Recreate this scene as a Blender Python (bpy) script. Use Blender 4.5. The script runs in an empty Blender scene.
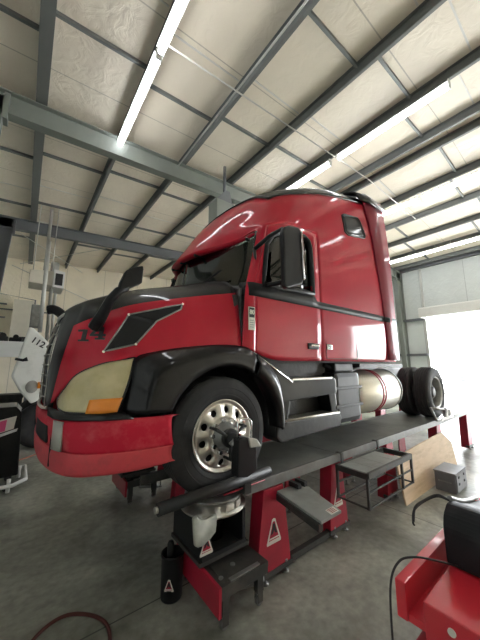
import bpy, bmesh, math, random
from mathutils import Vector, Matrix
from mathutils.bvhtree import BVHTree
random.seed(7)
PI = math.pi
C = bpy.context.scene.collection
sc = bpy.context.scene
V = Vector

# ------------------------------------------------------------------ materials
def nt(name):
    m = bpy.data.materials.new(name); m.use_nodes = True
    n = m.node_tree.nodes; l = m.node_tree.links
    return m, n, l, n['Principled BSDF']

def mat(name, col, rough=.5, metal=0., var=.12, scale=6., bump=0., coat=0., spec=.5, dirt=None, dscale=3., damt=.5, stretch=None):
    """plain surface with noise-driven tone variation, optional dirt patches and fine bump"""
    m, n, l, b = nt(name)
    tc = n.new('ShaderNodeTexCoord'); src = tc.outputs['Object']
    if stretch:
        mp = n.new('ShaderNodeMapping'); mp.inputs['Scale'].default_value = stretch
        l.new(src, mp.inputs[0]); src = mp.outputs[0]
    nz = n.new('ShaderNodeTexNoise'); nz.inputs['Scale'].default_value = scale; nz.inputs['Detail'].default_value = 6
    l.new(src, nz.inputs['Vector'])
    mx = n.new('ShaderNodeMix'); mx.data_type = 'RGBA'
    mx.inputs[6].default_value = [c*(1-var) for c in col] + [1]
    mx.inputs[7].default_value = [min(1, c*(1+var)) for c in col] + [1]
    l.new(nz.outputs[0], mx.inputs[0]); out = mx.outputs[2]
    if dirt:
        n2 = n.new('ShaderNodeTexNoise'); n2.inputs['Scale'].default_value = dscale; n2.inputs['Detail'].default_value = 8
        n2.inputs['Roughness'].default_value = .65
        l.new(src, n2.inputs['Vector'])
        r = n.new('ShaderNodeMapRange'); r.inputs[1].default_value = .48; r.inputs[2].default_value = .68
        r.inputs[4].default_value = damt
        l.new(n2.outputs[0], r.inputs[0])
        m2 = n.new('ShaderNodeMix'); m2.data_type = 'RGBA'
        l.new(r.outputs[0], m2.inputs[0]); l.new(out, m2.inputs[6]); m2.inputs[7].default_value = list(dirt) + [1]
        out = m2.outputs[2]
    l.new(out, b.inputs['Base Color'])
    b.inputs['Roughness'].default_value = rough; b.inputs['Metallic'].default_value = metal
    b.inputs['Coat Weight'].default_value = coat; b.inputs['Coat Roughness'].default_value = .06
    b.inputs['Specular IOR Level'].default_value = spec
    if bump:
        bp = n.new('ShaderNodeBump'); bp.inputs['Strength'].default_value = bump; bp.inputs['Distance'].default_value = .02
        l.new(nz.outputs[0], bp.inputs['Height']); l.new(bp.outputs[0], b.inputs['Normal'])
    return m

def emis(name, col, s):
    m, n, l, b = nt(name)
    b.inputs['Base Color'].default_value = (.9, .9, .9, 1)
    b.inputs['Emission Color'].default_value = list(col) + [1]; b.inputs['Emission Strength'].default_value = s
    return m

def glass(name, tint, gl=.12):
    m, n, l, b = nt(name)
    o = n['Material Output']; t = n.new('ShaderNodeBsdfTransparent'); t.inputs[0].default_value = list(tint) + [1]
    g = n.new('ShaderNodeBsdfGlossy'); g.inputs['Roughness'].default_value = .04
    f = n.new('ShaderNodeFresnel'); f.inputs[0].default_value = 1.5
    ad = n.new('ShaderNodeMath'); ad.operation = 'ADD'; ad.inputs[1].default_value = gl; l.new(f.outputs[0], ad.inputs[0])
    mx = n.new('ShaderNodeMixShader'); l.new(ad.outputs[0], mx.inputs[0]); l.new(t.outputs[0], mx.inputs[1]); l.new(g.outputs[0], mx.inputs[2])
    l.new(mx.outputs[0], o.inputs[0])
    return m

M = {}
M['red'] = mat('red_paint', (.46, .006, .026), .5, var=.06, scale=2, coat=.55, spec=.15, dirt=(.5, .03, .05), damt=.35, dscale=2)
M['redbump'] = mat('scuffed_red_bumper', (.52, .010, .035), .5, var=.1, scale=5, coat=.2, spec=.2, dirt=(.62, .10, .11), damt=.7, dscale=5)
M['valance'] = mat('faded_red_valance', (.60, .055, .07), .5, var=.15, scale=9, dirt=(.2, .05, .05), damt=.4, dscale=9)
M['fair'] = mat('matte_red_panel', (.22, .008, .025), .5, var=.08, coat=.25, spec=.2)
M['blackp'] = mat('black_gloss_paint', (.005, .005, .006), .4, var=.3, coat=.6, spec=.1, dirt=(.02, .02, .02), damt=.4)
M['plastic'] = mat('black_plastic', (.010, .0105, .012), .42, var=.3, scale=9, bump=.1, spec=.3)
M['grime'] = mat('grimy_black_steel', (.018, .018, .018), .5, var=.4, scale=9, dirt=(.05, .045, .04), damt=.6, bump=.3)
M['rubber'] = mat('tyre_rubber', (.016, .016, .017), .75, var=.2, scale=12, dirt=(.06, .055, .05), damt=.4)
M['alu'] = mat('polished_aluminium', (.62, .60, .55), .34, metal=.9, var=.08, scale=8, dirt=(.4, .37, .3), damt=.4)
M['tank'] = mat('brushed_tank_aluminium', (.80, .77, .70), .38, metal=.85, var=.1, scale=4, stretch=(1, 8, 8))
M['chrome'] = mat('chrome', (.85, .85, .86), .12, metal=1., var=.03)
M['steel'] = mat('worn_steel', (.30, .30, .29), .45, metal=.6, var=.3, scale=14, dirt=(.12, .10, .08), damt=.6)
M['deck'] = mat('grimy_grey_steel_deck', (.23, .235, .22), .3, metal=.1, var=.3, scale=5, dirt=(.10, .10, .095), damt=.8, dscale=2.2, bump=.08)
M['edge'] = mat('worn_edge_paint', (.2, .2, .195), .5, metal=.3, var=.25, scale=10, dirt=(.15, .12, .11), damt=.6)
M['rackred'] = mat('red_rack_enamel', (.40, .012, .035), .42, var=.12, scale=7, coat=.2, dirt=(.15, .02, .03), damt=.4)
M['rackdark'] = mat('dark_oily_steel', (.06, .06, .055), .5, metal=.3, var=.4, scale=10, dirt=(.14, .12, .10), damt=.7, bump=.2)
M['shelf'] = mat('grey_shelf_steel', (.30, .31, .29), .5, var=.15, scale=10, dirt=(.18, .17, .14), damt=.5)
M['black'] = mat('matte_black', (.010, .010, .011), .55, var=.3)
M['decal'] = mat('off_white_vinyl', (.72, .68, .60), .5, var=.08, scale=20)
M['decalred'] = mat('dull_red_vinyl', (.36, .04, .04), .5, var=.1)
M['ink'] = mat('black_ink', (.015, .015, .018), .5, var=.1)
M['cloth'] = mat('pale_glove_cloth', (.42, .43, .38), .9, var=.2, scale=14, bump=.4)
M['lens'] = mat('yellowed_headlight_lens', (.52, .46, .25), .2, var=.35, scale=6, coat=.5, dirt=(.42, .36, .16), damt=.7, dscale=4)
M['amber'] = mat('amber_lens', (.85, .28, .03), .25, var=.15, coat=.5)
M['marker'] = mat('grey_marker_lens', (.42, .42, .38), .3, var=.12, scale=14, coat=.3)
M['purlin'] = mat('grey_primer_steel', (.17, .18, .175), .55, metal=.2, var=.15, scale=3)
M['rafter'] = mat('galvanised_frame_steel', (.21, .23, .21), .55, metal=.15, var=.12, scale=3, dirt=(.20, .23, .19), damt=.4, dscale=1.2)
M['raftdk'] = mat('grey_frame_steel', (.15, .16, .17), .55, metal=.2, var=.12, scale=3)
M['pipe'] = mat('galvanised_pipe', (.55, .55, .52), .4, metal=.5, var=.12, scale=8)
M['cond'] = mat('pale_conduit', (.62, .60, .56), .5, var=.08)
M['housing'] = mat('white_enamel', (.80, .80, .77), .45, var=.05)
M['tube'] = emis('lamp_tube', (.95, .97, 1.), 11)
M['heater'] = mat('cream_heater_enamel', (.62, .58, .48), .5, var=.08)
M['whitep'] = mat('white_truck_paint', (.85, .86, .80), .35, var=.06, coat=.4, dirt=(.5, .5, .45), damt=.4)
M['ply'] = mat('plywood', (.62, .46, .30), .65, var=.18, scale=4, stretch=(1, 1, 5), dirt=(.40, .27, .16), damt=.5, dscale=3)
M['box'] = mat('dark_blue_grey_steel', (.15, .16, .18), .5, metal=.2, var=.2, scale=12)
M['boxl'] = mat('pale_grey_steel', (.22, .22, .23), .5, metal=.2, var=.2, scale=12)
M['cartred'] = mat('glossy_red_cart_enamel', (.60, .025, .04), .3, var=.06, coat=.6)
M['bag'] = mat('black_vinyl', (.010, .011, .013), .6, var=.2, scale=20, bump=.1, spec=.25)
M['piping'] = mat('grey_trim', (.2, .195, .19), .45, var=.1)
M['cable'] = mat('black_cable', (.013, .013, .015), .5, var=.2)
M['hose'] = mat('dark_red_hose', (.10, .025, .02), .6, var=.3)
M['orange'] = mat('orange_cable', (.35, .10, .05), .6, var=.2)
M['pink'] = mat('magenta_print', (.70, .08, .22), .5, var=.1)
M['teal'] = mat('blue_plastic', (.03, .22, .42), .4, var=.1)
M['dashc'] = mat('dark_cabin_trim', (.05, .05, .05), .7, var=.2)
M['curtain'] = mat('grey_curtain', (.22, .22, .21), .9, var=.15)
M['glassw'] = glass('windscreen_glass', (.55, .6, .58), .05)
M['glassd'] = glass('tinted_side_glass', (.10, .12, .12), .03)
M['mirrorg'] = mat('mirror_glass', (.6, .6, .62), .05, metal=1, var=.02)
M['jeepw'] = mat('white_car_paint', (.7, .7, .7), .4, var=.05, coat=.5)
M['carb'] = mat('grey_car_paint', (.25, .28, .32), .4, var=.05, coat=.5)
M['asphalt'] = mat('pale_concrete_yard', (.6, .59, .56), .8, var=.1, scale=.6)

def floor_mat():
    m, n, l, b = nt('sealed_concrete')
    tc = n.new('ShaderNodeTexCoord')
    a = n.new('ShaderNodeTexNoise'); a.inputs['Scale'].default_value = .9; a.inputs['Detail'].default_value = 9; a.inputs['Roughness'].default_value = .62
    a.inputs['Distortion'].default_value = .6
    l.new(tc.outputs['Object'], a.inputs['Vector'])
    r = n.new('ShaderNodeValToRGB'); e = r.color_ramp.elements
    e[0].position = .34; e[0].color = (.15, .152, .122, 1); e[1].position = .64; e[1].color = (.42, .42, .355, 1)
    k = e.new(.5); k.color = (.29, .29, .245, 1)
    l.new(a.outputs[0], r.inputs[0])
    f = n.new('ShaderNodeTexNoise'); f.inputs['Scale'].default_value = 14; f.inputs['Detail'].default_value = 8
    l.new(tc.outputs['Object'], f.inputs['Vector'])
    mx = n.new('ShaderNodeMix'); mx.data_type = 'RGBA'; mx.blend_type = 'OVERLAY'; mx.inputs[0].default_value = .5
    l.new(r.outputs[0], mx.inputs[6]); l.new(f.outputs[0], mx.inputs[7])
    # saw-cut joints
    sx = n.new('ShaderNodeSeparateXYZ'); l.new(tc.outputs['Object'], sx.inputs[0]); out = mx.outputs[2]
    for ax, per, off in ((0, 5.2, 1.2), (1, 4.6, .8)):
        ad = n.new('ShaderNodeMath'); ad.operation = 'ADD'; ad.inputs[1].default_value = off + 52
        l.new(sx.outputs[ax], ad.inputs[0])
        md = n.new('ShaderNodeMath'); md.operation = 'MODULO'; md.inputs[1].default_value = per; l.new(ad.outputs[0], md.inputs[0])
        lt = n.new('ShaderNodeMath'); lt.operation = 'LESS_THAN'; lt.inputs[1].default_value = .012; l.new(md.outputs[0], lt.inputs[0])
        m2 = n.new('ShaderNodeMix'); m2.data_type = 'RGBA'; m2.inputs[7].default_value = (.08, .08, .07, 1)
        l.new(lt.outputs[0], m2.inputs[0]); l.new(out, m2.inputs[6]); out = m2.outputs[2]
    l.new(out, b.inputs['Base Color'])
    rr = n.new('ShaderNodeMapRange'); rr.inputs[3].default_value = .5; rr.inputs[4].default_value = .2
    l.new(a.outputs[0], rr.inputs[0]); l.new(rr.outputs[0], b.inputs['Roughness'])
    bp = n.new('ShaderNodeBump'); bp.inputs['Strength'].default_value = .08; l.new(f.outputs[0], bp.inputs['Height']); l.new(bp.outputs[0], b.inputs['Normal'])
    return m
M['floor'] = floor_mat()

def facing_mat(name, col, seam_axis, per, off, zseam=None):
    """vinyl insulation facing: soft wrinkles, seams every `per` metres"""
    m, n, l, b = nt(name)
    tc = n.new('ShaderNodeTexCoord')
    a = n.new('ShaderNodeTexNoise'); a.inputs['Scale'].default_value = 1.3; a.inputs['Detail'].default_value = 8
    l.new(tc.outputs['Object'], a.inputs['Vector'])
    mx = n.new('ShaderNodeMix'); mx.data_type = 'RGBA'
    mx.inputs[6].default_value = [c*.86 for c in col] + [1]; mx.inputs[7].default_value = [min(1, c*1.1) for c in col] + [1]
    l.new(a.outputs[0], mx.inputs[0]); out = mx.outputs[2]
    sx = n.new('ShaderNodeSeparateXYZ'); l.new(tc.outputs['Object'], sx.inputs[0])
    for ax, p, o, w in [(seam_axis, per, off, .02)] + ([zseam] if zseam else []):
        ad = n.new('ShaderNodeMath'); ad.operation = 'ADD'; ad.inputs[1].default_value = o + 40*p; l.new(sx.outputs[ax], ad.inputs[0])
        md = n.new('ShaderNodeMath'); md.operation = 'MODULO'; md.inputs[1].default_value = p; l.new(ad.outputs[0], md.inputs[0])
        lt = n.new('ShaderNodeMath'); lt.operation = 'LESS_THAN'; lt.inputs[1].default_value = w; l.new(md.outputs[0], lt.inputs[0])
        m2 = n.new('ShaderNodeMix'); m2.data_type = 'RGBA'; m2.inputs[7].default_value = [c*.62 for c in col] + [1]
        l.new(lt.outputs[0], m2.inputs[0]); l.new(out, m2.inputs[6]); out = m2.outputs[2]
    l.new(out, b.inputs['Base Color']); b.inputs['Roughness'].default_value = .5
    w = n.new('ShaderNodeTexNoise'); w.inputs['Scale'].default_value = 4; w.inputs['Detail'].default_value = 5; w.inputs['Distortion'].default_value = 1.5
    l.new(tc.outputs['Object'], w.inputs['Vector'])
    bp = n.new('ShaderNodeBump'); bp.inputs['Strength'].default_value = .35; bp.inputs['Distance'].default_value = .05
    l.new(w.outputs[0], bp.inputs['Height']); l.new(bp.outputs[0], b.inputs['Normal'])
    return m
M['ceil'] = facing_mat('vinyl_faced_roof_insulation', (.76, .69, .575), 1, 1.83, .3)
M['wallv'] = facing_mat('vinyl_faced_wall_insulation_a', (.86, .78, .62), 0, 1.83, .5)
M['wallr'] = facing_mat('vinyl_faced_wall_insulation_b', (.66, .70, .68), 1, 1.83, .4)

# ------------------------------------------------------------------ mesh helpers
class MB:
    def __init__(s): s.bm = bmesh.new(); s.mi = 0
    def _f(s, vs, smooth=False):
        try:
            f = s.bm.faces.new(vs); f.smooth = smooth; f.material_index = s.mi; return f
        except ValueError: return None
    def box(s, x0, x1, y0, y1, z0, z1, bev=0.):
        M4 = Matrix.Translation(((x0+x1)/2, (y0+y1)/2, (z0+z1)/2)) @ Matrix.Diagonal((abs(x1-x0), abs(y1-y0), abs(z1-z0), 1))
        r = bmesh.ops.create_cube(s.bm, size=1, matrix=M4)
        es = list({e for v in r['verts'] for e in v.link_edges})
        fs = {f for v in r['verts'] for f in v.link_faces}
        for f in fs: f.material_index = s.mi
        if bev:
            o = bmesh.ops.bevel(s.bm, geom=es, offset=bev, segments=2, affect='EDGES', profile=.6)
            for f in o['faces']: f.material_index = s.mi
        return s
    def obox(s, c, sz, rot=(0, 0, 0), bev=0.):
        from mathutils import Euler
        n0 = len(s.bm.verts)
        s.box(-sz[0]/2, sz[0]/2, -sz[1]/2, sz[1]/2, -sz[2]/2, sz[2]/2, bev)
        s.bm.verts.ensure_lookup_table()
        vs = [v for v in s.bm.verts][n0:] if not bev else [v for v in s.bm.verts if not v.tag and v.index >= 0][n0:]
        m = Matrix.Translation(c) @ Euler(rot).to_matrix().to_4x4()
        for v in vs: v.co = m @ v.co
        return s
    def tube(s, pts, r, seg=10, cap=True, closed=False):
        pts = [V(p) for p in pts]; n = len(pts); rs = r if isinstance(r, (list, tuple)) else [r]*n
        rings = []; up = None
        for i, p in enumerate(pts):
            if closed: d = pts[(i+1) % n] - pts[i-1]
            else: d = pts[min(i+1, n-1)] - pts[max(i-1, 0)]
            d.normalize()
            if up is None:
                a = V((0, 0, 1)) if abs(d.z) < .9 else V((1, 0, 0)); up = (a - d*a.dot(d)).normalized()
            else: up = (up - d*up.dot(d)).normalized()
            q = d.cross(up)
            rings.append([s.bm.verts.new(p + rs[i]*(math.cos(2*PI*k/seg)*up + math.sin(2*PI*k/seg)*q)) for k in range(seg)])
        for i in range(n if closed else n-1):
            A, B = rings[i], rings[(i+1) % n]
            for k in range(seg): s._f((A[k], A[(k+1) % seg], B[(k+1) % seg], B[k]), seg > 5)
        if cap and not closed: s._f(rings[0][::-1]); s._f(rings[-1])
        return s
    def lathe(s, prof, c, axis='Y', seg=48, closed=False):
        """prof: (radius, along-axis) pairs"""
        c = V(c); rings = []
        for r, a in prof:
            ring = []
            for k in range(seg):
                t = 2*PI*k/seg; u, w = r*math.cos(t), r*math.sin(t)
                ring.append(s.bm.verts.new(c + (V((u, a, w)) if axis == 'Y' else V((a, u, w)) if axis == 'X' else V((u, w, a)))))
            rings.append(ring)
        for i in range(len(rings) - (0 if closed else 1)):
            A, B = rings[i], rings[(i+1) % len(rings)]
            for k in range(seg): s._f((A[k], A[(k+1) % seg], B[(k+1) % seg], B[k]), True)
        return s
    def disc(s, r, c, axis='Y', seg=32):
        c = V(c); vs = []
        for k in range(seg):
            t = 2*PI*k/seg; u, w = r*math.cos(t), r*math.sin(t)
            vs.append(s.bm.verts.new(c + (V((u, 0, w)) if axis == 'Y' else V((0, u, w)) if axis == 'X' else V((u, w, 0)))))
        s._f(vs); return s
    def cyl(s, r, c, a0, a1, axis='Y', seg=24):
        off = lambda a: V(c) + (V((0, a, 0)) if axis == 'Y' else V((a, 0, 0)) if axis == 'X' else V((0, 0, a)))
        s.tube([off(a0), off(a1)], r, seg); return s
    def prism(s, poly, a0, a1, axis='Y', bev=0.):
        """poly in the two other axes (x,z) for Y, (y,z) for X, (x,y) for Z"""
        def P(u, w, a): return (u, a, w) if axis == 'Y' else (a, u, w) if axis == 'X' else (u, w, a)
        A = [s.bm.verts.new(P(u, w, a0)) for u, w in poly]; B = [s.bm.verts.new(P(u, w, a1)) for u, w in poly]; n = len(poly)
        fs = [s._f(A), s._f(B[::-1])]
        for k in range(n): fs.append(s._f((A[k], B[k], B[(k+1) % n], A[(k+1) % n])))
        if bev:
            es = list({e for v in A+B for e in v.link_edges})
            o = bmesh.ops.bevel(s.bm, geom=es, offset=bev, segments=2, affect='EDGES', profile=.6)
            for f in o['faces']: f.material_index = s.mi
        return s
    def grid(s, rows, smooth=True, keep=None):
        vs = [[s.bm.verts.new(p) for p in r] for r in rows]
        for i in range(len(vs)-1):
            for j in range(len(vs[0])-1):
                if keep:
                    c = (V(rows[i][j]) + V(rows[i+1][j+1]))/2
                    if not keep(i, j, c): continue
                s._f((vs[i][j], vs[i][j+1], vs[i+1][j+1], vs[i+1][j]), smooth)
        return s
    def build(s, name, m, parent=None, loc=None, solid=0., off=0., bevel=0., merge=True):
        bm = s.bm
        if merge: bmesh.ops.remove_doubles(bm, verts=bm.verts, dist=1e-5)
        for v in [v for v in bm.verts if not v.link_faces]: bm.verts.remove(v)
        bmesh.ops.recalc_face_normals(bm, faces=bm.faces)
        me = bpy.data.meshes.new(name); 
        if loc is not None: bmesh.ops.translate(bm, verts=bm.verts, vec=-V(loc))
        bm.to_mesh(me); bm.free()
        for mm in (m if isinstance(m, list) else [m]): me.materials.append(M[mm] if isinstance(mm, str) else mm)
        o = bpy.data.objects.new(name, me); C.objects.link(o)
        if loc is not None: o.location = loc
        if parent:
            o.parent = parent
            w = V((0, 0, 0)); p = parent
            while p: w += p.location; p = p.parent
            o.location = (V(loc) if loc is not None else V((0, 0, 0))) - w
        if solid:
            md = o.modifiers.new('solid', 'SOLIDIFY'); md.thickness = solid; md.offset = off
        if bevel:
            md = o.modifiers.new('bevel', 'BEVEL'); md.width = bevel; md.segments = 2; md.limit_method = 'ANGLE'
        return o

def cr(p, t):
    """Catmull-Rom through points p at t in [0, len-1]"""
    n = len(p); i = min(int(t), n-2); f = t - i
    p1, p2 = V(p[i]), V(p[i+1]); p0 = V(p[i-1]) if i > 0 else p1*2-p2; p3 = V(p[i+2]) if i+2 < n else p2*2-p1
    return .5*((2*p1) + (p2-p0)*f + (2*p0-5*p1+4*p2-p3)*f*f + (3*p1-p0-3*p2+p3)*f**3)
def surf(ctrl, k=6, kr=None):
    """dense grid through a control net ctrl[row][col]; k steps per span"""
    kr = kr or k; R = len(ctrl); Cn = len(ctrl[0])
    mid = [[cr(r, j/k) for j in range((Cn-1)*k+1)] for r in ctrl]
    return [[cr([mid[r][j] for r in range(R)], i/kr) for j in range((Cn-1)*k+1)] for i in range((R-1)*kr+1)]
def inpoly(x, z, poly):
    c = False; n = len(poly)
    for i in range(n):
        x1, z1 = poly[i]; x2, z2 = poly[i-1]
        if (z1 > z) != (z2 > z) and x < (x2-x1)*(z-z1)/(z2-z1)+x1: c = not c
    return c

def empty(name, loc, label, cat, group=None, kind=None):
    o = bpy.data.objects.new(name, None); C.objects.link(o); o.location = loc; o.empty_display_size = .1
    return tag(o, label, cat, group, kind)
def tag(o, label=None, cat=None, group=None, kind=None):
    if label: o['label'] = label
    if cat: o['category'] = cat
    if group: o['group'] = group
    if kind: o['kind'] = kind
    return o
def copy_tree(o, parent=None):
    c = o.copy(); C.objects.link(c)
    if parent: c.parent = parent
    for ch in list(o.children): copy_tree(ch, c)
    return c
def struct(name, mb, m, label, **k):
    o = mb.build(name, m, **k); o['kind'] = 'structure'; o['label'] = label; return o
tn = [0]
def trim(mb, m, label, **k):
    tn[0] += 1; return struct('trim_%d' % tn[0], mb, m, label, **k)
def text_mesh(txt, size, mt, name, parent, place, ext=.001, bold=0.):
    """lettering as mesh; place(x, y, z) maps flat text coordinates to the scene"""
    cu = bpy.data.curves.new('t', 'FONT'); cu.body = txt; cu.size = size; cu.align_x = 'CENTER'; cu.align_y = 'CENTER'
    cu.extrude = ext; cu.offset = bold
    t = bpy.data.objects.new('t', cu); C.objects.link(t)
    me = bpy.data.meshes.new_from_object(t.evaluated_get(bpy.context.evaluated_depsgraph_get()))
    bpy.data.objects.remove(t)
    b = MB(); b.bm.from_mesh(me)
    bmesh.ops.triangulate(b.bm, faces=b.bm.faces)
    for v in b.bm.verts: v.co = place(*v.co)
    bpy.data.meshes.remove(me)
    return b.build(name, mt, parent)

# ------------------------------------------------------------------ building shell
XL, XR, YB, YF, RIDGE = -1.5, 15.5, 16.6, -7.0, 7.4
def zr(x): return 6.95 + .0625*x if x <= RIDGE else 6.95 + .0625*(2*RIDGE - x)
b = MB(); b.box(XL-.2, XR+.2, YF-.2, YB+.2, -.3, 0); struct('floor', b, 'floor', 'grey stained concrete workshop floor')
b = MB()
for x0, x1 in ((XL-.2, RIDGE), (RIDGE, XR+.2)):
    b.prism([(x0, zr(x0)), (x1, zr(x1)), (x1, zr(x1)+.15), (x0, zr(x0)+.15)], YF-.2, YB+.2)
struct('ceiling', b, 'ceil', 'cream faced insulated roof of the workshop', merge=False)
b = MB(); b.box(XL-.2, XR+.2, YB, YB+.2, 0, 8); struct('wall_back', b, 'wallv', 'cream insulated far side wall')
b = MB(); b.box(XL-.2, XL, YF, YB, 0, 8); struct('wall_left', b, 'wallr', 'cream insulated end wall on the left')
b = MB(); b.box(XL-.2, XR+.2, YF-.2, YF, 0, 8); struct('wall_near', b, 'wallv', 'cream insulated side wall behind the viewer')
# right wall with two bay doors
D1, D2, DH = (-.6, 5.0), (-4.9, -2.5), 4.25
b = MB()
b.box(XR, XR+.2, D1[1], YB, 0, 8); b.box(XR, XR+.2, D2[1], D1[0], 0, 8); b.box(XR, XR+.2, YF, D2[0], 0, 8)
b.box(XR, XR+.2, D1[0], D1[1], DH, 8); b.box(XR, XR+.2, D2[0], D2[1], DH, 8)
struct('wall_right', b, 'wallr', 'pale insulated wall around the open bay door')
for i, (y0, y1) in enumerate((D1, D2)):
    b = MB(); b.box(XR-.42, XR-.02, y0-.1, y1+.15, DH-.12, DH+.38, .06)
    for k in range(5): b.box(XR-.44, XR-.41, y0-.1, y1+.15, DH-.08+k*.09, DH-.05+k*.09)
    o = struct('door_%d' % (i+1), b, 'housing', 'rolled up white bay door above the opening' if i == 0 else 'second rolled up bay door nearer the viewer')
    b = MB()
    for y in (y0, y1): b.box(XR-.1, XR-.02, y-.06, y+.06, 0, DH)
    o2 = b.build('door_track', 'pipe', o)
b = MB(); b.box(XR-.09, XR-.01, 4.96, 5.04, DH, 6.75); trim(b, 'pipe', 'narrow pale post above the bay door')
b = MB(); b.box(XR-.09, XR-.01, -.65, -.55, DH, 6.85); trim(b, 'pipe', 'narrow post above the near jamb')
# girts on right wall
for y0, y1 in ((5.0, YB), (D2[1], D1[0])):
    for z in (2.35, 4.1):
        b = MB(); b.box(XR-.18, XR, y0, y1, z-.06, z+.06); trim(b, 'raftdk', 'grey horizontal girt on the wall beside the bay door')
b = MB(); b.box(XR-.2, XR-.02, YF, YB, zr(XR)-.22, zr(XR)-.02); trim(b, 'raftdk', 'eave strut along top of the bay door wall')
# girts on back wall / left wall
for z in (2.3, 4.4):
    b = MB(); b.box(XL, XR, YB-.10, YB, z-.025, z+.025); trim(b, 'raftdk', 'thin horizontal girt on the far wall')
    b = MB(); b.box(XL, XL+.16, YF, YB, z-.05, z+.05); trim(b, 'raftdk', 'horizontal girt on the left wall')
# purlins (Z sections)
PX = [-.22, 1.24, 2.74, 4.24, 5.74, 7.15, 7.65, 9.15, 10.65, 12.15, 13.65, 15.0]
for i, x in enumerate(PX):
    z = zr(x); b = MB(); h = .17; w = .06
    y0, y1 = YF, YB - .02
    if i in (0,):
        b.box(x-.05, x+.05, y0, y1, z-h, z); b.box(x-w-.03, x+w+.03, y0, y1, z-h-.012, z-h); 
    else:
        b.box(x-.006, x+.006, y0, y1, z-h, z); b.box(x, x+w, y0, y1, z-h-.006, z-h+.006); b.box(x-w, x, y0, y1, z-.012, z)
        b.box(x+w-.008, x+w, y0, y1, z-h, z-h+.03)
    trim(b, 'purlin', 'grey roof purlin running front to back')
# bridging straps between purlins, staggered bay by bay
bays = [(-1.5, -.22, [4.57, 7.93, 10.6, 13.4, 1.2]), (-.22, 1.24, [4.2, 7.62, 10.2, 12.7, 1.0]), (1.24, 2.74, [4.48, 7.42, 9.9, 13.2, 1.3]), (2.74, 4.24, [2.0, 4.3, 7.6, 10.3, 13.6]),
        (4.24, 5.74, [1.69, 4.2, 7.4, 10.0, 13.0]), (5.74, 7.15, [1.95, 4.6, 7.7, 10.4, 13.0]), (7.65, 9.15, [1.8, 4.4, 7.4, 10.4]), (9.15, 10.65, [2.0, 4.6, 7.6, 10.6]),
        (10.65, 12.15, [1.7, 4.2, 7.2, 10.0]), (12.15, 13.65, [2.2, 4.5, 7.4, 10.0]), (13.65, 15.0, [2.0, 4.4, 7.3])]
for x0, x1, ys in bays:
    for y in ys:
        b = MB(); b.prism([(x0, zr(x0)-.07), (x1, zr(x1)-.07), (x1, zr(x1)-.004), (x0, zr(x0)-.004)], y-.024, y+.024)
        trim(b, 'purlin', 'short dark bridging strap between two purlins')
# thin pale seams of the facing in each roof bay (taped joints)
for x0, x1, ys in bays[:10]:
    for y in ys:
        b = MB(); b.prism([(x0+.08, zr(x0)-.014), (x1-.08, zr(x1)-.014), (x1-.08, zr(x1)+.01), (x0+.08, zr(x0)+.01)], y-1.02, y-.995)
        trim(b, 'cond', 'thin taped joint in the roof insulation')
# rigid frames
def frame(y, m, lab, d=.42, right=True):
    z0 = -.22
    b = MB()
    for x0, x1 in ((XL+.1, RIDGE), (RIDGE, XR-.1)):
        def pl(o0, o1, ya, yb): b.prism([(x0, zr(x0)-.22-o0), (x1, zr(x1)-.22-o0), (x1, zr(x1)-.22-o1), (x0, zr(x0)-.22-o1)], ya, yb)
        pl(-.01, .01, y-.10, y+.10); pl(.01, d, y-.006, y+.006); pl(d, d+.02, y-.10, y+.10)
    trim(b, m, lab + ' sloping roof beam', merge=False)
    for s, xo, xi_t, xi_b in ((1, XL+.12, -.72, -1.05), (-1, XR-.05, XR-.75, XR-.35)):
        zt = zr(xo)-.24; b = MB()
        b.prism([(xo, 0), (xi_b, 0), (xi_t, zt), (xo, zt)], y-.006, y+.006)
        b.prism([(xi_b, 0), (xi_b+s*.02, 0), (xi_t+s*.02, zt), (xi_t, zt)], y-.11, y+.11)
        b.prism([(xo, 0), (xo+s*.02, 0), (xo+s*.02, zt), (xo, zt)], y-.11, y+.11)
        b.box(xi_t-.02 if s > 0 else xi_t-.06, xi_t+.06 if s > 0 else xi_t+.02, y-.11, y+.11, zt-.5, zt+.01)
        trim(b, m, lab + (' tapered column at the left wall' if s > 0 else ' tapered column at the bay door wall'), merge=False)
frame(5.95, 'rafter', 'pale grey steel frame above the truck,')
frame(11.4, 'raftdk', 'darker steel frame beyond the truck,', d=.36)
frame(-.9, 'rafter', 'steel frame overhead of the viewer,')
frame(-5.9, 'rafter', 'steel frame behind the viewer,')
# cross bracing rods near the far-left corner
for a, c in (((-.6, 11.5, 6.3), (2.0, 16.3, 6.7)), ((-.6, 16.3, 6.6), (2.2, 11.6, 6.5)), ((-.9, 16.4, 6.5), (2.6, 16.4, 5.2))):
    b = MB(); b.tube([a, c], .014, 6); trim(b, 'pipe', 'thin roof bracing rod beyond the darker frame')
# conduits
b = MB(); b.tube([(1.3, 3.5, 6.78), (7.4, 3.42, 7.16), (10.5, 3.35, 6.98)], .014, 8); trim(b, 'cond', 'pale electrical conduit crossing under the purlins')
b = MB(); b.tube([(2.62, -3, zr(2.62)-.24), (2.62, 6.2, zr(2.62)-.24)], .018, 8); trim(b, 'pipe', 'conduit running along a purlin')

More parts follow.
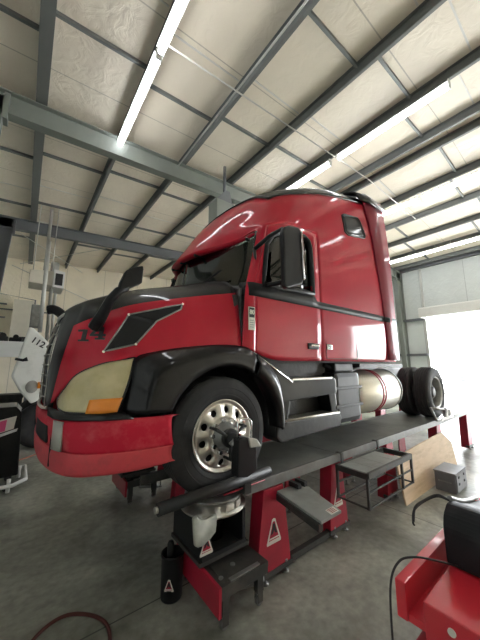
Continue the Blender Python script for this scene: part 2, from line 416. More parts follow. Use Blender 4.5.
# ------------------------------------------------------------------ lamps
LAMPS = [(1.22, 4.86, 2.26), (1.22, 2.45, 2.3), (5.76, 4.78, 2.3), (5.76, 2.22, 2.3), (9.3, 4.0, 2.3), (9.3, 1.55, 2.3), (13.5, 4.6, 2.3), (13.5, 2.25, 2.3),
         (1.22, -1.8, 2.3), (5.76, -1.8, 2.3), (9.3, -1.8, 2.3), (13.5, -.1, 2.3),
         (9.3, 7.5, 2.3), (9.3, 10, 2.3), (9.3, 13.5, 2.3), (13.5, 8, 2.3), (13.5, 13.5, 2.3)]  # this row: unseen strips added behind the truck to brighten the far wall
LL = ['near fluorescent strip above the hood, end beside the pale roof beam', 'fluorescent strip cut by the top edge of the view', 'strip light just over the cab roof, its end near the pale beam',
      'long strip light between cab roof and upper right corner', 'strip light partly hidden by the roof fairing', 'strip light beyond the ridge at the right edge',
      'farthest strip light beside the rear of the sleeper', 'farthest strip light reaching the right edge of the view',
      'strip light over the viewer on the left', 'strip light over the viewer, middle row', 'strip light over the viewer, third row', 'strip light near the second bay door'] + ['added unseen fill strip light behind the truck, %s' % q for q in ('third row near the pale beam', 'third row before the darker beam', 'third row near the far wall', 'last row beyond the pale beam', 'last row near the far wall')]
lamp0 = None
for (x, y, L), lab in zip(LAMPS, LL):
    z = zr(x) - .06 - .2
    if lamp0 is None:
        o = lamp0 = empty('strip_light', (0, 0, 0), lab, 'lamp', 'fluorescent strip lights under the roof')
        b = MB(); b.prism([(-.03, .06), (.03, .06), (.075, .0), (-.075, .0)], -1.17, 1.17); b.build('lamp_housing', 'housing', o)
        b = MB(); b.tube([(0, -1.14, -.06), (0, 1.14, -.06)], .045, 12); b.build('lamp_tube', 'tube', o)
        b = MB()
        for yy in (-1.165, 1.165):
            b = MB(); b.box(-.05, .05, yy-.012, yy+.012, -.11, .065); b.build('end_cap', 'housing', o)
        for yy in (-.9, .9):
            b = MB(); b.tube([(0, yy, .055), (0, yy, .235)], .008, 6); b.build('hanger_rod', 'pipe', o)
    else: o = copy_tree(lamp0); o['label'] = lab
    o.location = (x, y, z)

# ------------------------------------------------------------------ outside
b = MB(); b.box(XR+.2, 90, -50, 50, -.35, -.05); struct('ground', b, 'asphalt', 'bright concrete yard outside the bay door')
def car(x, y, m, lab, s=1):
    o = empty('parked_car', (x, y, -.05), lab, 'car')
    prof = [(-.9, .25), (-.92, .7), (-.85, .95), (-.6, 1.42), (.5, 1.45), (.78, 1.0), (.9, .9), (.92, .3)]
    sx = 1.0
    b = MB(); b.prism([(y+u*2.3, z-.05) for u, z in prof], x-.88, x+.88, 'X', .06); b.build('car_body', m, o)
    b = MB(); b.prism([(y+u*2.3, z-.05) for u, z in [(-.78, .98), (-.56, 1.36), (.46, 1.38), (.68, 1.0)]], x-.9, x+.9, 'X'); b.build('car_window', 'black', o)
    for yy in (-1.35, 1.35):
        for xx in (-.8, .8):
            b = MB(); b.cyl(.33, (x+xx, y+yy, .28), -.1, .1, 'X'); b.build('wheel', 'rubber', o)
    return o
car(42, 11.5, 'jeepw', 'white car parked outside, nearest the door jamb')
car(44, 5.5, 'carb', 'grey car parked outside, farther from the jamb')

# ------------------------------------------------------------------ THE TRUCK
YC = 3.28; DK = .83          # truck centreline, deck height
def S(s, x, w, z): return V((x, YC - s*w, z))
truck = empty('semi_truck', (1.37, YC, DK), 'red semi truck with black hood trim and sleeper standing on the alignment rack', 'truck')

# hood: rows top(crown) .. bottom, columns nose .. rear
T_ = [(.25, .44, 2.30), (.285, .53, 2.305), (.35, .60, 2.34), (.42, .66, 2.375), (.74, .76, 2.49), (1.17, .82, 2.61), (1.64, .88, 2.745)]
B_ = [(.215, .44, 2.14), (.235, .56, 2.135), (.295, .72, 2.16), (.37, .82, 2.20), (.64, .95, 2.33), (1.1, 1.02, 2.455), (1.65, 1.07, 2.58)]
M_ = [(.18, .45, 1.86), (.20, .58, 1.86), (.24, .70, 1.88), (.34, .87, 1.99), (.62, 1.02, 2.13), (1.1, 1.09, 2.24), (1.65, 1.14, 2.29)]
L_ = [(.175, .46, 1.52), (.182, .56, 1.53), (.20, .65, 1.56), (.33, .88, 1.76), (.66, 1.06, 1.90), (1.1, 1.13, 1.98), (1.65, 1.17, 2.0)]
K0 = [(.25, 0, 2.34), (.31, 0, 2.39), (.39, 0, 2.445), (.5, 0, 2.50), (.85, 0, 2.62), (1.2, 0, 2.70), (1.42, 0, 2.78)]
K1 = [(.25, .24, 2.33), (.30, .28, 2.38), (.37, .32, 2.425), (.47, .36, 2.475), (.8, .42, 2.60), (1.18, .46, 2.69), (1.5, .48, 2.785)]
net = [K0, K1, T_, B_, M_, L_]
def hood_side(s, b):
    g = surf([[S(s, *p) for p in r] for r in net], 10, 8)
    for i in range(len(g)-1):
        for j in range(len(g[0])-1):
            black = (i < 24) or (j < 20)      # upper band and the border beside the grille
            b.mi = 1 if black else 0
            b.grid([[g[i][j], g[i][j+1]], [g[i+1][j], g[i+1][j+1]]])
b = MB()
for s in (1, -1): hood_side(s, b)
bmesh.ops.remove_doubles(b.bm, verts=b.bm.verts, dist=1e-4)
hbvh = {0: BVHTree.FromBMesh(b.bm)}
hood = b.build('hood', ['red', 'blackp'], truck, solid=.014, off=0)

def drape(pts, s, off=.006, bvh=None):
    """push points onto the hood side along the truck's width; pts are (x, z)"""
    out = []
    for x, z in pts:
        h = (bvh or hbvh[0]).ray_cast(V((x, YC - s*1.6, z)), V((0, s, 0)))[0]
        out.append(V((x, (h.y if h else YC - s*1.1) - s*off, z)))
    return out
def quad_patch(q, nu=8, nv=8):
    a, b_, c, d = [V((p[0], p[1], 0)) for p in q]
    return [[((a.lerp(b_, u/nu)).lerp(d.lerp(c, u/nu), v/nv))[:2] for u in range(nu+1)] for v in range(nv+1)]
def drape_patch(q, s, off, name, m, parent, n=8, solid=.006, bvh=None):
    b = MB(); g = quad_patch(q, n, n)
    b.grid([drape(r, s, off, bvh) for r in g]); return b.build(name, m, parent, solid=solid, off=0)

for s in (1, -1):
    # hood vent: dark scoop running back to the hood's rear
    vq = [(.47, 1.95), (.63, 2.25), (.84, 2.21), (.68, 2.01)]
    vent = drape_patch(vq, s, .010, 'hood_vent', 'plastic', truck)
    drape_patch([(.63, 2.25), (1.07, 2.385), (1.05, 2.335), (.84, 2.21)], s, .010, 'vent_slot', 'plastic', vent, 10)
    b = MB()
    ring = []; vo = [(.47, 1.95), (.63, 2.25), (1.07, 2.385), (1.05, 2.335), (.84, 2.21), (.68, 2.01)]
    for k in range(6):
        a, c = vo[k], vo[(k+1) % 6]
        ring += [(a[0]+(c[0]-a[0])*t/6, a[1]+(c[1]-a[1])*t/6) for t in range(6)]
    b.tube(drape(ring, s, .014), .007, 6, closed=True); b.build('vent_frame', 'steel', vent)
    for q in (vo[0], vo[1], vo[5], vo[2]):
        p = drape([q], s, .015)[0]; b = MB(); b.cyl(.010, p, -.006, .006); b.build('stud', 'chrome', vent)
# unit number on hood side
def put14(x, y, z): 
    return drape([(.385 + x, 2.095 + y)], 1, .004 + z)[0]
def number_bm(s):
    b = MB()
    def strip(x0, x1, z0, z1, sh=.0):
        b.grid([drape([(x0+(x1-x0)*i/3+sh*(zz-2.05), zz) for i in range(4)], s, .008) for zz in [z0+(z1-z0)*k/4 for k in range(5)]], False)
    X = .322
    strip(X+.012, X+.038, 2.03, 2.12, .15); strip(X-.006, X+.055, 2.028, 2.042); strip(X-.006, X+.035, 2.105, 2.122)        # 1
    X = .395
    strip(X+.038, X+.064, 2.04, 2.14, .15); strip(X+.02, X+.08, 2.04, 2.054); strip(X-.012, X+.085, 2.068, 2.085)      # 4
    b.grid([drape([(X+.035+d, 2.14), (X+.06+d, 2.14)], s, .003) for d in (0,)] + [drape([(X-.012, 2.08), (X+.012, 2.08)], s, .003)], False)
    return b
number_bm(1).build('hood_number', 'ink', truck, solid=.012, off=0)

# grille
gx = lambda w, z: (.15 if z < 1.9 else .15 + (z-1.9)**1.5*.33) + .10*(w/.45)**2*.35
b = MB(); zs = [1.50 + .8*i/10 for i in range(11)]
b.grid([[S(1, gx(w, z)+.035, w, z) for w in [k*.05-.45 for k in range(19)]] for z in zs]); gr = b.build('grille', 'black', truck, solid=.02, off=0)
for k in range(8):
    z = 1.58 + .09*k; b = MB(); b.tube([S(1, gx(w, z), w, z) for w in [j*.09-.45 for j in range(11)]], .006, 6); b.build('grille_bar', 'alu', gr)
for w in (-.3, 0, .3):
    b = MB(); b.tube([S(1, gx(w, z)+.01, w, z) for z in zs], .005, 6); b.build('grille_bar', 'alu', gr)
b = MB(); pts = [S(1, gx(.46, z)+.0, .46, z) for z in zs] + [S(1, gx(w, 2.31), w, 2.31) for w in (.3, .1, -.1, -.3)] + [S(1, gx(.46, z), -.46, z) for z in zs[::-1]] + [S(1, gx(w, 1.5), w, 1.49) for w in (-.3, -.1, .1, .3)]
b.tube(pts, .013, 8, closed=True); b.build('grille_surround', 'tank', gr)

# headlights
for s in (1, -1):
    top = [(.235, .74, 1.60), (.265, .81, 1.67), (.33, .88, 1.78), (.48, .98, 1.86), (.68, 1.07, 1.905)]
    mid = [(.23, .79, 1.57), (.245, .87, 1.60), (.30, .96, 1.66), (.44, 1.06, 1.70), (.63, 1.12, 1.72)]
    bot = [(.235, .82, 1.54), (.25, .90, 1.53), (.28, .97, 1.52), (.40, 1.06, 1.515), (.56, 1.13, 1.51)]
    b = MB(); g = surf([[S(s, *p) for p in r] for r in (top, mid, bot)], 6, 6)
    b.grid(g); hl = b.build('headlight', 'lens', truck, solid=.014, off=0)
    b = MB()   # amber turn signal inside the lower rear corner of the lens
    sub = [[g[i][j] for j in range(17+max(0, 9-i)*0, 25)] for i in range(9, 13)]
    c0 = V((.9, YC, 1.6))
    b.grid([[p + (p-V((p.x+.5, YC, p.z))).normalized()*.012 for p in r] for k, r in enumerate(sub)]); b.build('turn_signal', 'amber', hl, solid=.004, off=0)
    b = MB(); edge = g[0][:] + [r[-1] for r in g[1:]] + g[-1][::-1][1:] + [r[0] for r in g[::-1][1:-1]]
    b.tube(edge, .011, 6, closed=True); b.build('headlight_bezel', 'blackp', hl)

# fenders: black wings over the steer tyre
AC, AR = (1.47, 1.25), .60
def arch(t, R=AR): return (AC[0] + R*math.cos(t), AC[1] + R*math.sin(t))
for s in (1, -1):
    n = 22; rows = []
    # outline: outer/top line and the arch line matched by parameter
    topc = [(.60, 1.11, 1.50), (.64, 1.12, 1.72), (.69, 1.075, 1.905), (.9, 1.11, 1.965), (1.15, 1.145, 2.005), (1.45, 1.175, 2.03), (1.68, 1.19, 2.02), (1.80, 1.2, 1.97)]
    ts = [2.72, 2.50, 2.25, 1.98, 1.75, 1.52, 1.28, 1.08]
    arcl = [(arch(t)[0], 1.235, arch(t)[1]) for t in ts]
    m1 = [((a[0]*.62+c[0]*.38), max(a[1], c[1])*.5+(a[1]+c[1])*.25+.02, (a[2]*.62+c[2]*.38)) for a, c in zip(topc, arcl)]
    m2 = [((a[0]*.28+c[0]*.72), 1.245, (a[2]*.28+c[2]*.72)) for a, c in zip(topc, arcl)]
    inn = [(p[0], 1.12, p[2]-.0) for p in arcl]
    b = MB(); b.grid(surf([[S(s, *p) for p in r] for r in (topc, m1, m2, arcl, inn)], 5, 4))
    # strip below the headlight, joining the wing to the grille corner
    b.grid(surf([[S(s, *p) for p in r] for r in ([(.185, .66, 1.54), (.225, .86, 1.53), (.30, .99, 1.515), (.45, 1.10, 1.51), (.60, 1.15, 1.52)], [(.185, .68, 1.475), (.22, .88, 1.47), (.30, 1.01, 1.47), (.46, 1.13, 1.47), (.66, 1.2, 1.47), ])], 4, 2))
    b.build('fender', 'blackp', truck, solid=.014, off=0)
    # rear flare behind the seam
    outc = [(1.81, 1.21, 1.96), (1.98, 1.22, 1.84), (2.10, 1.225, 1.68), (2.15, 1.225, 1.5), (2.165, 1.22, 1.32), (2.15, 1.21, 1.20)]
    ts2 = [1.02, .80, .56, .34, .14, -.02]
    ar2 = [(arch(t)[0], 1.235, arch(t)[1]) for t in ts2]
    mm = [((a[0]+c[0])/2+.01, 1.262, (a[2]+c[2])/2) for a, c in zip(outc, ar2)]
    b = MB(); b.grid(surf([[S(s, *p) for p in r] for r in (outc, mm, ar2, [(p[0], 1.1, p[2]) for p in ar2])], 5, 5))
    b.build('fender_flare', 'blackp', truck, solid=.014, off=0)
    # inner wheel liner
    b = MB(); b.grid([[S(s, *(arch(t, .62)[0], w, arch(t, .62)[1])) for t in [-.2+.15*k for k in range(22)]] for w in (.62, 1.18)]); b.build('wheel_liner', 'black', truck, solid=.01, off=0)
    b = MB(); b.grid([[S(s, x, .6, z) for x in (.6, 1.4, 2.2)] for z in (1.35, 1.8, 2.0)]); b.build('engine_bay_panel', 'black', truck, solid=.02, off=0)

# bumper
plan = [(.15, 0), (.158, .3), (.18, .55), (.22, .78), (.285, .96), (.39, 1.08), (.58, 1.17), (.77, 1.205), (.945, 1.21)]
def brow(dx, z, dz=0, dw=0): 
    r = [(x+dx*(1 - .0*i), w*(1+dw), z + dz*i/8) for i, (x, w) in enumerate(plan)]
    return r
bm_rows = [brow(.06, 1.468, -.0), brow(0, 1.455, -.0), brow(0, 1.34), brow(.02, 1.25, .0)]
bp = None
for nm, rows, m in (('bumper', bm_rows, 'redbump'), ('bumper_valance', [brow(.012, 1.252), brow(.002, 1.20), brow(.02, 1.075, .07), brow(.09, 1.07, .07)], 'valance')):
    b = MB()
    for s in (1, -1): b.grid(surf([[S(s, *p) for p in r] for r in rows], 5, 4))
    o = b.build(nm, m, bp or truck, solid=.014, off=0)
    bp = bp or o
for s in (1, -1):
    g = [[cr([S(s, *p) for p in brow(-.012, z)], t) for t in [3.15+.1*k for k in range(8)]] for z in (1.455, 1.36, 1.26)]
    b = MB(); b.grid(g); b.build('marker_lamp', 'marker', bp, solid=.012, off=0)
    b = MB(); b.tube([cr([S(s, *p) for p in brow(-.002, z)], 2.9) for z in (1.49, 1.36, 1.2, 1.13)], .006, 6); b.build('bumper_seam', 'black', bp)
    b = MB(); g = [[cr([S(s, *p) for p in brow(-.008, z)], t) for t in [.6+.2*k for k in range(11)]] for z in (1.40, 1.33, 1.28)]
    b.grid(g); b.build('bumper_opening', 'black', bp, solid=.01, off=0)

# hood mirrors
for s in (1, -1):
    hm = empty('hood_mirror', (.4, YC - s*.95, 2.2), None, None); hm.parent = truck; hm.location -= truck.location
    Sm = lambda x, y, z: V((x, YC - s*(YC-y), z))
    b = MB(); A = [Sm(.40, 2.32, 2.13), Sm(.43, 2.24, 2.22), Sm(.465, 2.18, 2.33), Sm(.51, 2.15, 2.40), Sm(.57, 2.15, 2.44)]
    b.tube(A, [.05, .042, .036, .032, .03], 8); bmesh.ops.scale(b.bm, verts=b.bm.verts, vec=(1, 1, 1)); b.build('mirror_arm', 'plastic', hm)
    b = MB(); head = [(.50, 2.385), (.515, 2.47), (.55, 2.565), (.60, 2.60), (.675, 2.63), (.68, 2.60), (.675, 2.485), (.60, 2.44)]
    y0, y1 = (2.12, 2.19); ya, yb = YC - s*(YC-y0), YC - s*(YC-y1)
    b.prism(head, ya, yb, 'Y', .014)
    b.build('mirror_head', 'plastic', hm)

# cab + sleeper shell
r = [
 [(1.66, 1.17, 1.99), (1.80, 1.20, 1.97), (2.12, 1.20, 1.90), (2.86, 1.20, 1.90), (3.4, 1.2, 1.90), (4.0, 1.2, 1.90), (4.5, 1.2, 1.90), (4.9, 1.2, 1.90)],
 [(1.66, 1.19, 2.25), (1.79, 1.22, 2.25), (2.2, 1.22, 2.25), (2.86, 1.22, 2.25), (3.4, 1.22, 2.25), (4.0, 1.22, 2.25), (4.5, 1.22, 2.25), (4.9, 1.22, 2.25)],
 [(1.70, 1.185, 2.64), (1.80, 1.215, 2.64), (2.25, 1.22, 2.64), (2.86, 1.22, 2.64), (3.4, 1.22, 2.64), (4.0, 1.22, 2.64), (4.5, 1.22, 2.64), (4.9, 1.22, 2.64)],
 [(1.82, 1.14, 3.00), (1.92, 1.18, 3.03), (2.3, 1.21, 3.08), (2.86, 1.22, 3.08), (3.4, 1.22, 3.08), (4.0, 1.22, 3.1), (4.5, 1.22, 3.1), (4.9, 1.22, 3.1)],
 [(1.93, 1.09, 3.34), (2.04, 1.14, 3.43), (2.38, 1.185, 3.53), (2.86, 1.21, 3.54), (3.4, 1.215, 3.55), (4.0, 1.215, 3.56), (4.5, 1.215, 3.56), (4.9, 1.215, 3.56)],
 [(1.86, .90, 3.30), (1.97, 1.0, 3.48), (2.32, 1.12, 3.74), (2.84, 1.17, 3.88), (3.4, 1.195, 3.98), (4.0, 1.205, 4.02), (4.5, 1.21, 4.05), (4.9, 1.21, 4.05)],
 [(1.77, .70, 3.27), (1.91, .80, 3.52), (2.26, 1.0, 3.90), (2.80, 1.08, 4.14), (3.4, 1.13, 4.32), (4.0, 1.155, 4.45), (4.5, 1.165, 4.55), (4.9, 1.165, 4.57)],
 [(1.63, .48, 3.24), (1.80, .55, 3.50), (2.18, .76, 4.0), (2.72, .88, 4.29), (3.3, .95, 4.50), (3.95, .98, 4.64), (4.5, .99, 4.74), (4.9, .99, 4.76)],
 [(1.53, .25, 3.225), (1.72, .28, 3.50), (2.12, .4, 4.03), (2.66, .5, 4.36), (3.2, .52, 4.56), (3.9, .52, 4.70), (4.5, .52, 4.80), (4.9, .52, 4.82)],
 [(1.50, 0, 3.22), (1.69, 0, 3.50), (2.10, 0, 4.04), (2.64, 0, 4.38), (3.2, 0, 4.58), (3.9, 0, 4.72), (4.5, 0, 4.82), (4.9, 0, 4.84)],
]
KX, KR = 8, 7
WIN = [(1.90, 2.68), (2.01, 3.19), (2.10, 3.32), (2.24, 3.40), (2.62, 3.44), (2.70, 3.40), (2.73, 3.3), (2.74, 2.72)]
SWIN = [(3.56, 3.80), (3.54, 4.06), (3.60, 4.10), (3.98, 4.17), (4.03, 4.14), (4.16, 3.90), (4.12, 3.86), (3.64, 3.77)]
bmc, bmr = MB(), MB(); sb = MB()
for s in (1, -1):
    g = surf([[S(s, *p) for p in q] for q in r], KX, KR)
    sb.grid(g)
    dj = range(KX, 3*KX); di = range(0, 4*KR)
    hole = lambda c: inpoly(c.x, c.z, WIN) 
    bmc.grid(g, keep=lambda i, j, c: not (i in di and j in dj) and not (i >= 6*KR+1 and j >= int(2.0*KX)) and not hole(c))
    bmr.grid(g, keep=lambda i, j, c: i >= 6*KR+1 and j >= int(2.0*KX))
    bd = MB(); bd.grid(g, keep=lambda i, j, c: (i in di and j in dj) and not hole(c))
    door = bd.build('cab_door', 'red', truck, solid=.016, off=0)
    # door seam
    b = MB(); b.tube([g[i][KX] for i in range(0, 4*KR+1)] + [g[4*KR][j] for j in range(KX, 3*KX+1)] + [g[i][3*KX] for i in range(4*KR, -1, -1)], .006, 5); b.build('door_seal', 'black', door)
    # window frame and glass
    bv = BVHTree.FromBMesh(sb.bm)
    b = MB(); pts = []
    for k in range(len(WIN)):
        a, c = WIN[k], WIN[(k+1) % len(WIN)]
        pts += [(a[0]+(c[0]-a[0])*t/4, a[1]+(c[1]-a[1])*t/4) for t in range(4)]
    b.tube(drape(pts, s, -.002, bv), .034, 8, closed=True)
    for v in b.bm.verts: v.co.y = v.co.y
    b.build('window_frame', 'plastic', door)
    cx = sum(p[0] for p in WIN)/8; cz = sum(p[1] for p in WIN)/8
    b = MB(); b.grid([[p.lerp(c, t/4) for p, c in zip(drape(pts+pts[:1], s, -.012, bv), [drape([(cx, cz)], s, -.012, bv)[0]]*(len(pts)+1))] for t in range(5)]); b.build('door_glass', 'glassd', door, solid=.005, off=0)
    b = MB(); b.box(2.60, 2.80, *sorted((YC-s*1.215, YC-s*1.235)), 2.035, 2.105, .01); hd = b.build('door_handle', 'plastic', door)
    b = MB(); b.box(2.64, 2.78, *sorted((YC-s*1.232, YC-s*1.25)), 2.07, 2.09, .004); b.build('handle_grip', 'chrome', hd)
    b = MB(); b.box(2.97, 3.08, *sorted((YC-s*1.215, YC-s*1.232)), 2.04, 2.11, .01); lk = b.build('locker_latch', 'chrome', truck)
    b = MB(); b.tube([S(s, 2.96, 1.222, z) for z in (2.48, 1.93)] + [S(s, x, 1.222, 1.93) for x in (3.5, 3.66)] + [S(s, 3.68, 1.222, z) for z in (1.96, 2.48)], .005, 5, closed=True); b.build('locker_seam', 'black', truck)
    # stripe
    b = MB(); b.grid([drape([(1.67+ (4.62-1.67)*k/60, z + (.055*(z > 2.6) if k < 23 else 0)) for k in range(61)], s, .014, bv) for z in (2.54, 2.63)]); b.build('black_stripe', 'plastic', truck, solid=.004, off=0)
    # sleeper side window
    pts = []
    for k in range(len(SWIN)):
        a, c = SWIN[k], SWIN[(k+1) % len(SWIN)]
        pts += [(a[0]+(c[0]-a[0])*t/3, a[1]+(c[1]-a[1])*t/3) for t in range(3)]
    rim_ = drape(pts, s, .008, bv); cx = sum(p[0] for p in SWIN)/8; cz = sum(p[1] for p in SWIN)/8; cc = drape([(cx, cz)], s, .008, bv)[0]
    b = MB(); b.tube(rim_, .014, 6, closed=True); fr = b.build('sleeper_window_frame', 'plastic', truck)
    b = MB(); b.grid([[p.lerp(cc, t/3) for p in rim_ + rim_[:1]] for t in range(4)]); b.build('sleeper_window_glass', 'blackp', fr, solid=.006, off=0)
bmc.build('cab_body', 'red', truck, solid=.016, off=0)
bmr.build('roof_cap', 'blackp', truck, solid=.05, off=0)
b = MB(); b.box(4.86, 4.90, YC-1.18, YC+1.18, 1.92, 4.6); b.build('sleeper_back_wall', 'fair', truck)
b = MB(); b.box(1.75, 4.88, YC-1.15, YC+1.15, 1.88, 1.93); b.box(1.60, 1.75, YC-1.12, YC+1.12, 1.9, 2.55); b.build('cab_floor', 'dashc', truck)
# side fairings at the back of the sleeper
for s in (1, -1):
    b = MB(); g = []
    for z in [1.93 + (4.66-1.93)*k/16 for k in range(17)]:
        t = (z-1.93)/2.73; x0 = 4.60 - .42*t**1.6; x1 = 4.96 - .06*t
        w = 1.232 if z < 3.6 else 1.232 - .045*((z-3.6)/1.05)**2
        g.append([S(s, x0, w-.004, z), S(s, x0+.015, w+.008, z), S(s, (x0+x1)/2, w+.016, z), S(s, x1, w+.004, z)])
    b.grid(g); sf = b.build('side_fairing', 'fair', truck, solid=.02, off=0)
    b = MB(); b.grid([[S(s, 4.67 - (.33 if k > 0 else .0)*0, 1.255, z) for k in range(2)] for z in (2.535,)] if False else [[S(s, x, 1.254, z) for x in (4.50, 4.75, 4.945)] for z in (2.54, 2.62)]); b.build('black_stripe', 'plastic', sf, solid=.004, off=0)
    b = MB(); g = [[S(s, x, w, z) for x, z in ((4.10, 4.64), (4.4, 4.71), (4.7, 4.76), (4.93, 4.78))] for w in (1.04,)] 
    b.grid([[S(s, 4.05, 1.235, 4.50), S(s, 4.4, 1.245, 4.56), S(s, 4.93, 1.245, 4.57)], [S(s, 4.02, 1.20, 4.60), S(s, 4.4, 1.215, 4.68), S(s, 4.93, 1.215, 4.70)], [S(s, 4.0, 1.13, 4.67), S(s, 4.4, 1.15, 4.77), S(s, 4.93, 1.15, 4.80)], [S(s, 3.95, .96, 4.70), S(s, 4.4, .98, 4.80), S(s, 4.94, .98, 4.86)]])
    b.build('fairing_cap', 'blackp', sf, solid=.03, off=0)
# black visor lip along the roof edge
b = MB()
# windshield
lip = [(1.93, 1.09, 3.34), (1.86, .90, 3.30), (1.77, .70, 3.27), (1.63, .48, 3.24), (1.53, .25, 3.225), (1.50, 0, 3.22)]
ed = [(1.94, 1.09, 3.34), (1.89, .90, 3.31), (1.83, .70, 3.29), (1.74, .48, 3.275), (1.66, .25, 3.27), (1.62, 0, 3.27)]
bo = [(1.71, 1.17, 2.62), (1.65, .98, 2.62), (1.60, .76, 2.63), (1.56, .5, 2.64), (1.54, .25, 2.64), (1.53, 0, 2.64)]
mdl = [((a[0]+c[0])/2+.02, (a[1]+c[1])/2+.01, (a[2]+c[2])/2) for a, c in zip(ed, bo)]
b = MB(); bf = MB()
for s in (1, -1):
    g = surf([[S(s, *p) for p in q] for q in (ed, mdl, bo)], 5, 5); b.grid(g)
    bf.tube([g[i][0]+V((0, 0, 0)) for i in range(len(g))], .022, 6); bf.tube(g[0], .016, 6)
ws = b.build('windshield', 'glassw', truck, solid=.006, off=0); bf.build('windshield_seal', 'plastic', ws, merge=False)
# mesh shade band under the visor + brackets
b = MB()
for s in (1, -1): b.grid(surf([[S(s, *p) for p in lip], [S(s, (p[0]+q[0])/2, p[1], p[2]-.012) for p, q in zip(lip, ed)], [S(s, q[0]-.01, q[1], q[2]-.03) for q in ed]], 4, 2))
sv = b.build('sun_visor', 'red', truck, solid=.008, off=0)
for w in (.98, .66, .33, 0, -.33, -.66, -.98):
    k = sorted(range(6), key=lambda q: abs(lip[q][1]-abs(w)))[0]; b = MB()
    b.tube([S(1, lip[k][0]+.03, w, lip[k][2]-.015), S(1, ed[k][0]-.01, w, ed[k][2]-.04)], .022, 6); b.build('visor_bracket', 'plastic', sv)
# cowl + wipers
b = MB()
for s in (1, -1): b.grid(surf([[S(s, *p) for p in q] for q in ([(1.64, .88, 2.70), (1.5, .48, 2.745), (1.42, 0, 2.74)], [(1.72, 1.16, 2.62), (1.60, .6, 2.66), (1.55, 0, 2.67)])], 6, 2))
b.grid([[S(1, 1.655, w, z) for w in (1.05, 1.17)] for z in (1.95, 2.62)]); b.grid([[S(-1, 1.655, w, z) for w in (1.05, 1.17)] for z in (1.95, 2.62)])
b.grid([[S(1, 1.63, .9, 2.70), S(1, 1.72, 1.17, 2.64)], [S(1, 1.63, 1.05, 2.56), S(1, 1.7, 1.19, 2.56)]])
b.build('cowl', 'plastic', truck, solid=.01, off=0, merge=False)
for w0, w1 in ((.2, .85), (-.75, -.1)):
    b = MB(); b.tube([S(1, 1.53, w0, 2.70), S(1, 1.55, (w0+w1)/2, 2.78), S(1, 1.62, w1, 2.88)], .012, 6); b.build('wiper', 'plastic', truck)
# interior
b = MB(); b.box(1.62, 2.0, YC-1.05, YC+1.05, 2.3, 2.62, .05); b.box(1.9, 2.12, YC-.2, YC+.3, 2.1, 2.5, .04); b.build('dashboard', 'dashc', truck)
b = MB(); b.tube([(1.98+.06*math.sin(a)*0 + .10*math.sin(a), YC-.62+.22*math.cos(a), 2.66+.2*math.sin(a)) for a in [2*PI*k/20 for k in range(20)]], .016, 6, closed=True); b.build('steering_wheel', 'plastic', truck)
for w in (.62, -.62):
    b = MB(); b.box(2.3, 2.8, YC-w-.25, YC-w+.25, 2.3, 2.48, .05); b.box(2.72, 2.88, YC-w-.25, YC-w+.25, 2.4, 3.15, .05); b.build('cab_seat', 'dashc', truck)
b = MB(); b.grid([[V((2.95+.025*math.sin(k*1.7), YC-1.1+2.2*k/60, z)) for k in range(61)] for z in (1.95, 3.5)]); b.build('sleeper_curtain', 'curtain', truck, solid=.01, off=0)
b = MB(); b.grid([[V((2.05+.02*math.sin(k*1.9), YC-.95+1.9*k/50, z)) for k in range(51)] for z in (3.12, 3.38)]); b.build('cab_curtain', 'curtain', truck, solid=.01, off=0)

# side mirrors
for s in (1, -1):
    sm = empty('side_mirror', (2.1, YC - s*1.4, 3.0), None, None); sm.parent = truck; sm.location -= truck.location
    Sm = lambda x, y, z: V((x, YC - s*(YC-y), z))
    b = MB(); b.prism([(1.95, 2.62), (1.945, 3.18), (1.97, 3.25), (2.03, 3.28), (2.19, 3.31), (2.22, 3.28), (2.235, 2.72), (2.21, 2.68), (1.99, 2.60)], *sorted((YC-s*1.43, YC-s*1.49)), 'Y', .018)
    b.build('mirror_housing', 'plastic', sm)
    b = MB(); b.tube([Sm(2.234, 1.82, 2.73), Sm(2.234, 1.785, 2.74), Sm(2.22, 1.785, 3.27)], .014, 6); b.build('mirror_glass_edge', 'mirrorg', sm)
    b = MB(); b.tube([Sm(1.84, 2.12, 3.08), Sm(1.93, 1.98, 3.20), Sm(2.02, 1.86, 3.27)], .024, 8); b.tube([Sm(1.92, 2.10, 2.68), Sm(2.0, 1.97, 2.69), Sm(2.08, 1.86, 2.72)], .026, 8); b.tube([Sm(1.84, 2.12, 3.08), Sm(1.86, 2.10, 2.72)], .018, 8)
    b.build('mirror_arm', 'plastic', sm)

